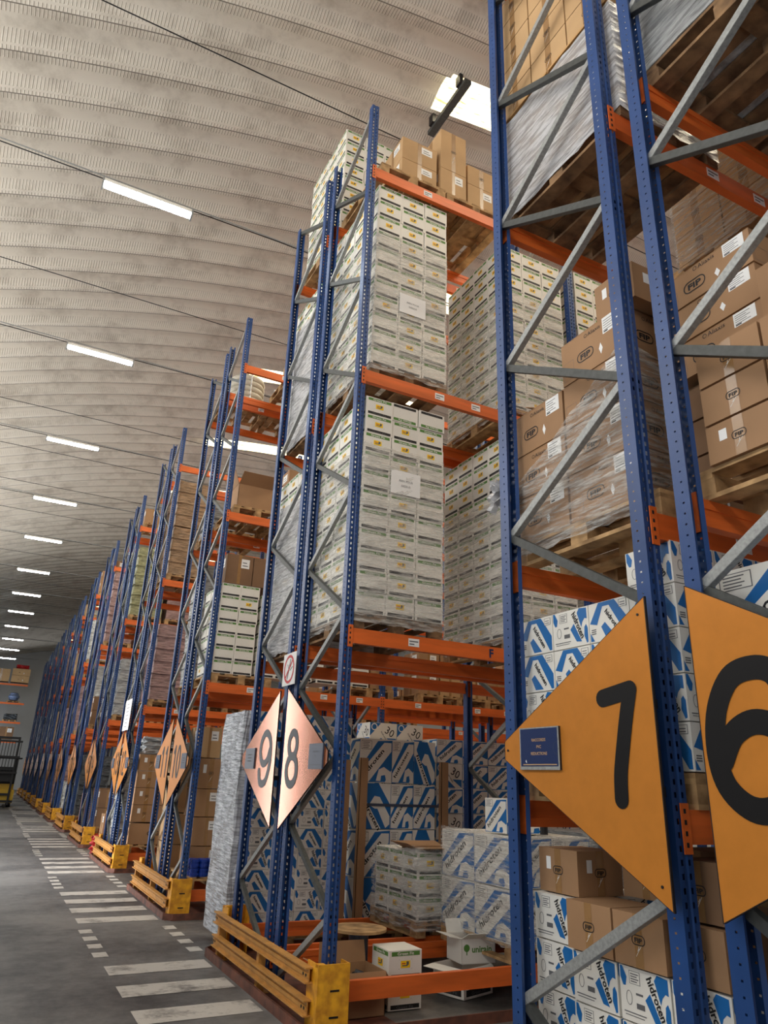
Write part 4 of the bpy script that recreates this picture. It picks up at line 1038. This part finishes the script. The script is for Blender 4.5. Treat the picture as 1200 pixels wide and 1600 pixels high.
# row six, level 1.62 behind sign six
pallet(2.66, 1.0, 1.3, .82, 1.1, 'pallet behind the sign with number six', detail=False)
for j in range(2):
    for l in range(3):
        put('carton', ck('hid', .45, .50, .36, var=1), 2.68, 1.56-j*.51, 1.45+l*.39-.0, 'large blue and white carton above the sign with number six, %s layer, %s' % (ordn[l], 'near upright' if j == 0 else 'frame edge'), 'carton', 'large blue and white cartons of row six')
for l in range(3):
    put('carton', ck('plain', .42, .30, .36, 'card_d', False), 2.68, 1.72, .15+l*.37, 'dark brown carton at the foot of row six, %s layer up' % ordn[l], 'carton', 'dark cartons at the foot of row six')
    put('carton', ck('plain', .42, .42, .36, 'card_d', False), 2.9, 1.25, .15+l*.37, 'dark brown carton at the foot of row six by the frame edge, %s layer up' % ordn[l], 'carton', 'dark cartons at the foot of row six')

# ------------------------------------------------------------------ goods: rows ten and eleven
Y = 10.36
pallet(2.60, Y, 2.92, .9, 1.1, 'pallet under the white green-banded cartons at the end of row ten')
gf_stack(2.60, Y, P(2.92), 2, 3, 7, .93, 'p', indiv=False)
gf_stack(3.24, Y, P(2.92), 3, 2, 6, 1.0, 'p', indiv=False); gf_stack(4.2, Y, P(2.92), 3, 2, 3, 1.0, 'p', indiv=False)
pallet(2.64, Y, 5.50, .8, 1.1, 'pallet under the sagging open brown carton of row ten')
open_carton(2.70, Y+.05, 5.65, .56, .6, .38, 'sagging brown carton with raised flaps on its pallet high in row ten', flaps=((0, -1, .9), (0, 1, -.25), (-1, 0, .35), (1, 0, .9)))
def bstack(X, Yb, z, w, d, h, nx, nz, mat, what, grp, kind='plain', ny=1):
    for l in range(nz):
        for i in range(nx):
            for j in range(ny):
                put('carton', ck(kind, w, d, h, mat, True), X+i*(w+.004), Yb+j*(d+.004), z+l*(h+.002), '%s, %s layer%s%s' % (what, ordn[l], ', column '+['one', 'two', 'three', 'four'][i] if nx > 1 else '', ', '+['front', 'back'][j] if ny > 1 else ''), 'carton', grp)
bstack(2.64, Y+.02, 4.40, .42, .6, .46, 2, 1, 'card_d', 'brown carton on top of the white cartons in row ten', 'brown cartons of row ten')
bstack(3.5, Y+.02, 5.65, .42, .6, .40, 2, 2, 'card', 'brown carton further inside row ten, upper level', 'brown cartons of row ten')
pallet(3.5, Y, 5.50, .85, 1.1, 'pallet further inside row ten, upper level', detail=False)
pallet(3.35, Y, 8.12, .85, 1.1, 'pallet with one brown carton on the top of row ten')
put('carton', ck('plain', .36, .5, .30, 'card_l', True), 3.38, Y+.02, 8.27, 'brown carton alone on the top pallet of row ten', 'carton')
# rolls on the top of row eleven
for i, X in enumerate((2.72, 3.62)):
    pallet(X-.1, 11.64, 8.12, .85, 1.05, 'pallet under a coil stack on the top of row eleven, %s' % ordn[i])
    for l in range(5):
        mb = MB(); mb.torus((.35, .45, .055), .28, .062, 'cream'); mb.torus((.35, .45, .055), .17, .058, 'cream')
        for a in (0, 1.6, 3.1, 4.7): mb.obox((.35+.28*math.cos(a), .45+.28*math.sin(a), .055), (math.cos(a), math.sin(a), 0), (-math.sin(a), math.cos(a), 0), (0, 0, 1), .068, .012, .066, 'paper')
        tag(mb.build('hose_coil', smooth=True), 'cream hose coil on the top of row eleven, %s layer of the %s stack' % (ordn[l], ordn[i]), 'coil', 'cream hose coils').location = (X, 11.66, 8.275+l*.115)
for L, nm_ in ((5.5, 'upper'), (2.92, 'lower')):
    pallet(2.64, 11.66, L, .85, 1.0, 'pallet at the end of row eleven, %s level' % nm_, detail=False)
    load(2.66, 11.68, L+.15, .8, 1.0, 1.7 if L < 5 else .35, 'w_white' if L < 5 else 'w_grey', 'pale film-wrapped load at the end of row eleven, %s level' % nm_)
# ground rows ten and eleven
pallet(2.60, Y, .30, .85, 1.1, 'pallet near the floor at the end of row ten under blue fittings')
for i in range(5):
    for j in range(2):
        for l in range(2):
            mb = MB(); mb.tube((0, 0, 0), (0, 0, .10), .055, 'bluep', 14); mb.tube((0, 0, .02), (0, 0, .045), .062, 'bluep', 14); mb.tube((0, 0, .07), (0, 0, .085), .062, 'bluep', 14)
            o = mb.build('blue_cap', smooth=False); o.location = (2.70+i*.115+.0, Y+.07+j*.125, .445+l*.105)
            tag(o, 'blue plastic pipe cap at the foot of row ten, %s layer, %s row, place %s' % (ordn[l], 'front' if j == 0 else 'back', ['one', 'two', 'three', 'four', 'five'][i]), 'pipe cap', 'blue pipe caps at the foot of row ten')
g10 = 'brown cartons near the floor of row ten'
for X, yy, z, w, d, h, k_, l_ in ((2.66, Y+.32, .445, .52, .5, .34, 'plain', 'brown carton with a label behind the blue caps'), (2.68, Y+.34, .79, .40, .5, .36, 'plain', 'labelled brown carton, second above the blue caps'), (3.10, Y+.34, .79, .36, .5, .38, 'tape', 'brown carton with curved shine right of the blue caps stack'),
        (2.66, Y+.36, 1.155, .40, .5, .36, 'plain', 'labelled brown carton, third above the blue caps'), (2.66, Y+.36, 1.52, .40, .5, .40, 'tape', 'brown carton, fourth above the blue caps'), (2.62, Y+.36, 1.925, .34, .5, .42, 'plain', 'pale carton topmost behind the sign with number ten'), (3.2, Y+.34, .445, .5, .5, .34, 'plain', 'brown carton beyond the blue caps near the floor')):
    put('carton', ck(k_, w, d, h, 'card_l' if 'pale' in l_ else 'card', True), X, yy, z, l_+' of row ten', 'carton', g10)
put('carton', ck('hid', .36, .4, .36, var=1), 3.12, Y+.36, 1.18, 'blue and white carton beside brown ones near the floor of row ten, lower', 'carton', 'blue and white cartons of row ten')
put('carton', ck('hid', .36, .4, .36, var=0), 3.12, Y+.36, 1.55, 'blue and white carton beside brown ones near the floor of row ten, upper', 'carton', 'blue and white cartons of row ten')
for l in range(4):
    put('carton', ck('plain', .5, .95, .42, 'card_l', False), 2.64, 11.7, .3+l*.43, 'tall pale bulging carton at the foot of row eleven, %s layer up' % ordn[l], 'carton', 'pale bulging cartons of row eleven')
for row, YY in ((10, 10.36), (12, 15.13), (14, 19.98)):
    for s in range(5):
        X = 3.75+s*.95+(.35 if s > 1 else 0)
        if row == 10 and s < 1: continue
        pallet(X, YY, 2.92, .85, 1.1, 'pale pallet with brown cartons seen under the beams, %s in row %s' % (ordn[s], rown[row-6]), detail=False)
        for i in range(2):
            put('carton', ck('plain', .40, .5, .34, 'card_l' if (s+i) % 2 else 'card', i == 0), X+.02+i*.42, YY+.03, 3.066, 'brown carton on the %s inner pallet of row %s, %s' % (ordn[s], rown[row-6], 'first' if i == 0 else 'second'), 'carton', 'brown cartons on the inner pallets')
            if s % 2 == 0: put('carton', ck('plain', .40, .5, .34, 'card', i == 0), X+.02+i*.42, YY+.03, 3.41, 'brown upper carton on the %s inner pallet of row %s, %s' % (ordn[s], rown[row-6], 'first' if i == 0 else 'second'), 'carton', 'brown cartons on the inner pallets')
for s in range(3):
    X = 3.75+s*1.0
    bstack(X, 10.4, .45, .42, .6, .42, 2, 3, ('card', 'card_l', 'card_d', 'card')[s], 'brown carton low in row ten, block %s' % ordn[s], 'brown cartons low inside row ten')

# ------------------------------------------------------------------ goods: rows twelve and thirteen
Y = 15.13
pallet(2.60, Y, 5.50, .9, 1.1, 'pallet under the tall film-wrapped brown carton block of row twelve')
for l in range(2):
    load(2.62, Y+.02, 5.65+l*1.08, .72 if l else .8, 1.05, 1.05, 'w_brown', 'tall brown block in shiny film high in row twelve, %s' % ('upper' if l else 'lower'), lumpy=.012)
pallet(2.60, Y, 2.92, .9, 1.1, 'pallet under the pinkish wrapped block of row twelve')
load(2.62, Y+.02, 3.07, .85, 1.05, 1.5, 'w_pink', 'pinkish block of cartons in film in row twelve, lower level', lumpy=.015)
pallet(2.6, Y, .30, .95, 1.1, 'pallet near the floor under large brown cartons of row twelve')
t_ = MB(); Face(t_, (0, -.0005, 0), (1, 0, 0), (0, 0, 1)).text('CMGP', .46, .15, .10, 'black', mid=True, bold=.02)
o = put('carton', ck('plain', .92, .6, .36, 'card', False, 5), 2.62, Y+.02, .45, 'wide brown carton with four dark capital letters near the floor of row twelve', 'carton', 'brown cartons near the floor of row twelve'); t_.build('printed_letters', o)
bstack(2.62, Y+.02, .83, .46, .6, .30, 2, 4, 'card', 'brown carton in the low block of row twelve', 'brown cartons near the floor of row twelve', kind='tape')
load(2.7, Y+.1, 2.05, .8, .8, .3, 'w_grey', 'limp grey film bag on top of the low brown block of row twelve', lumpy=.06, seams=False)
load(2.60, 16.42, .35, .9, 1.05, 1.9, 'w_white', 'pale cream wrapped load at the foot of row thirteen')
load(2.64, 16.42, 3.07, .85, 1.05, 1.7, 'w_dark', 'dark wrapped load at the end of row thirteen, lower level')
load(2.64, 16.42, 5.65, .85, 1.05, 1.8, 'w_brown', 'brown wrapped load at the end of row thirteen, upper level')
# ------------------------------------------------------------------ rows fourteen and beyond
rnd = random.Random(11)
kinds = ['w_grey', 'w_white', 'w_pink', 'w_brown', 'w_green', 'w_brown', 'w_grey', 'w_dark']
desc = {'w_grey': 'silvery', 'w_white': 'whitish', 'w_pink': 'pinkish', 'w_brown': 'brown', 'w_green': 'greenish', 'w_dark': 'dark'}
fixed = {(14, 5.5): ('w_green', 1.9), (14, 8.12): ('card', .7), (14, 2.92): ('w_grey', 1.4), (16, 5.5): ('w_pink', 2.3), (16, 8.12): (None, 0), (18, 8.12): ('card', 1.0), (15, 2.92): ('w_white', 1.5), (18, 5.5): ('w_white', 1.5), (14, .3): ('card_d', 1.2), (16, .3): ('w_dark', 1.7), (15, .3): ('card', 1.0), (20, 8.12): ('card_l', .8)}
for k in range(4, len(RACKY)):
    for side in (0, 1):
        row = 6+2*k+side; yb = RACKY[k]+side*1.285
        for L, ln in ((.3, 'ground'), (2.92, 'first'), (5.5, 'second'), (8.12, 'top')):
            for s in range(2 if k < 7 else 1):
                mt, h = fixed.get((row, L), (None, None)) if s == 0 else (None, None)
                if h is None:
                    mt = rnd.choice(kinds+['card', 'card_l', 'card_d', 'card_p']) if rnd.random() < .85 else None; h = rnd.uniform(.7, 2.0) if L < 8 else rnd.uniform(.4, .9)
                    if L > 8 and rnd.random() < .5: mt = None
                if mt is None: continue
                X = 2.62+s*.95; where = 'row %s, %s level%s' % (rown[row-6], ln, '' if s == 0 else ', inner')
                pallet(X, yb+.02, L, .85, 1.05, 'pallet at the end of '+where if s == 0 else 'pallet one place in, '+where, detail=False)
                if mt.startswith('w_'): load(X+.01, yb+.03, L+.148, .82, 1.02, h, mt, '%s film-wrapped load, %s' % (desc[mt], where), lumpy=.02)
                else:
                    n = max(1, int(h/.36))
                    bstack(X+.01, yb+.03, L+.146, .40, .5, .42, 2 if k < 6 else 1, max(1, int(h/.43)), mt, 'brown carton, '+where, 'brown cartons, '+where)
# red bag at the foot of row fifteen
load(2.4, 17.9, .02, .35, .4, .35, 'redbag', 'crumpled red plastic bag on the floor beyond row thirteen', seams=False, lumpy=.08)
bstack(2.6, 18.4, .0, .45, .5, .40, 1, 2, 'card', 'brown carton on the aisle floor beyond row thirteen', 'cartons on the floor beyond row thirteen')
bstack(2.65, 23.2, .0, .6, .6, .55, 1, 2, 'card_p', 'large carton on the aisle floor beyond row fifteen', 'cartons on the floor beyond row fifteen')
# the small rest of green-banded cartons beyond the three hundred nearest
o = STUFF.build('carton_stacks'); tag(o, 'rest of the green-banded white cartons, filmed and packed deeper in rows eight to ten', 'cartons', 'green-banded white cartons', 'stuff')

# ------------------------------------------------------------------ far end: wall racks with crates
t = empty('end_rack', (-4.0, 68.0, 0), 'orange-beamed pallet rack along the far white wall', 'pallet rack')
SH = [3.75, 5.25, 6.75, 8.25]
for X in (0, 2.9):
    for yy in (0, 1.1):
        mb = MB(); mb.box(0, .1, 0, .08, 0, 9.0, 'blue'); link('upright', mb.data('upright'), t, (X+.2, yy, 0))
for z in SH:
    for i, X in enumerate((.3, 3.1)):
        mb = MB(); mb.box(0, 2.75 if i else 2.7, 0, .05, -.14, 0, 'orange'); link('beam', mb.data('beam'), t, (X, 0, z))
        mb = MB(); mb.box(0, 2.75 if i else 2.7, .05, 1.1, -.03, -.01, 'wood'); link('shelf_board', mb.data('shelf_board'), t, (X, 0, z))
put('crate', ck('plain', 1.3, 1.0, 1.0, 'card_l', False), -.95, 68, 8.4, 'pale yellow crate on the top of the far wall rack', 'crate')
put('crate', ck('side', 1.35, 1.0, .55, 'card_l', False), .5, 68, 8.4, 'lower of two printed wooden crates on the top of the far wall rack', 'crate', 'printed crates at the far wall')
put('crate', ck('side', 1.35, 1.0, .55, 'card_l', False), .5, 68, 8.96, 'upper of two printed wooden crates on the top of the far wall rack', 'crate', 'printed crates at the far wall')
load(.75, 68.1, 9.52, .9, .7, .3, 'redbag', 'red bundle on top of the printed crates at the far wall', lumpy=.08, seams=False)
for i, X in enumerate((-.9, .7)):
    pallet(X-.2, 68, 6.75, 1.0, 1.0, 'pallet under a blue-grey hose ball on the far wall rack, %s' % ordn[i], detail=False)
    mb = MB(); mb.torus((0, 0, .35), .28, .16, 'hose'); mb.torus((.0, 0, .55), .2, .13, 'hose'); mb.torus((0, 0, .16), .22, .14, 'hose')
    tag(mb.build('hose_ball', smooth=True), 'blue-grey coiled hose on the far wall rack, %s' % ordn[i], 'coil', 'hose balls at the far wall').location = (X+.3, 68.5, 6.9)
    pallet(X-.2, 68, 5.25, 1.0, 1.0, 'pallet of grey bundles on the far wall rack, %s' % ordn[i], detail=False)
    load(X-.1, 68.1, 5.4, .9, .8, .45, 'w_dark' if i else 'w_grey', 'low lumpy grey bundle on the far wall rack, %s' % ordn[i], lumpy=.1, seams=False)
bstack(-.6, 68, 3.9, 1.05, .9, .95, 2, 1, 'card_d', 'big brown carton on the lowest shelf of the far wall rack', 'big cartons at the far wall')
# reach truck
t = empty('forklift', (.18, 40.0, 0), 'yellow and black forklift parked at the far end of the main aisle', 'forklift')
def part(n_, fn): mb = MB(); fn(mb); return mb.build(n_, t)
part('chassis', lambda b: (b.box(.1, 1.15, .05, 1.4, 1.1, 1.75, 'dark'), b.box(0, 1.25, 0, 1.6, .18, .75, 'fork'), b.box(.05, 1.2, .3, 1.6, .75, 1.0, 'fork'), b.box(0, 1.25, -.02, 0, .2, .3, 'dark'), b.box(.08, 1.17, .5, 1.5, 1.0, 1.15, 'dark')))
for X in (.05, 1.02):
    for yy in (.2, 1.4):
        mb = MB(); mb.tube((X, yy, .19), (X+.18, yy, .19), .19, 'dark', 18); mb.build('wheel', t)
part('mast', lambda b: [b.box(x, x+.09, -.12, .02, .1, 3.1, 'dark') for x in (.15, 1.0)]+[b.box(.15, 1.09, -.1, 0, z, z+.1, 'dark') for z in (.5, 1.6, 3.0)])
part('load_backrest', lambda b: [b.box(.1+i*.13, .13+i*.13, -.16, -.12, 1.5, 2.9, 'dark') for i in range(9)]+[b.box(.05, 1.2, -.17, -.12, z, z+.09, 'dark') for z in (1.45, 2.15, 2.85)])
part('overhead_guard', lambda b: [b.box(x, x+.06, y, y+.06, 1.0, 2.15, 'dark') for x in (.05, 1.14) for y in (.35, 1.5)]+[b.box(.05, 1.35, .3+i*.18, .36+i*.18, 2.12, 2.18, 'dark') for i in range(8)])
part('fork_arm', lambda b: (b.box(.3, .42, -1.2, -.15, .08, .13, 'dark'), b.box(.85, .97, -1.2, -.15, .08, .13, 'dark')))
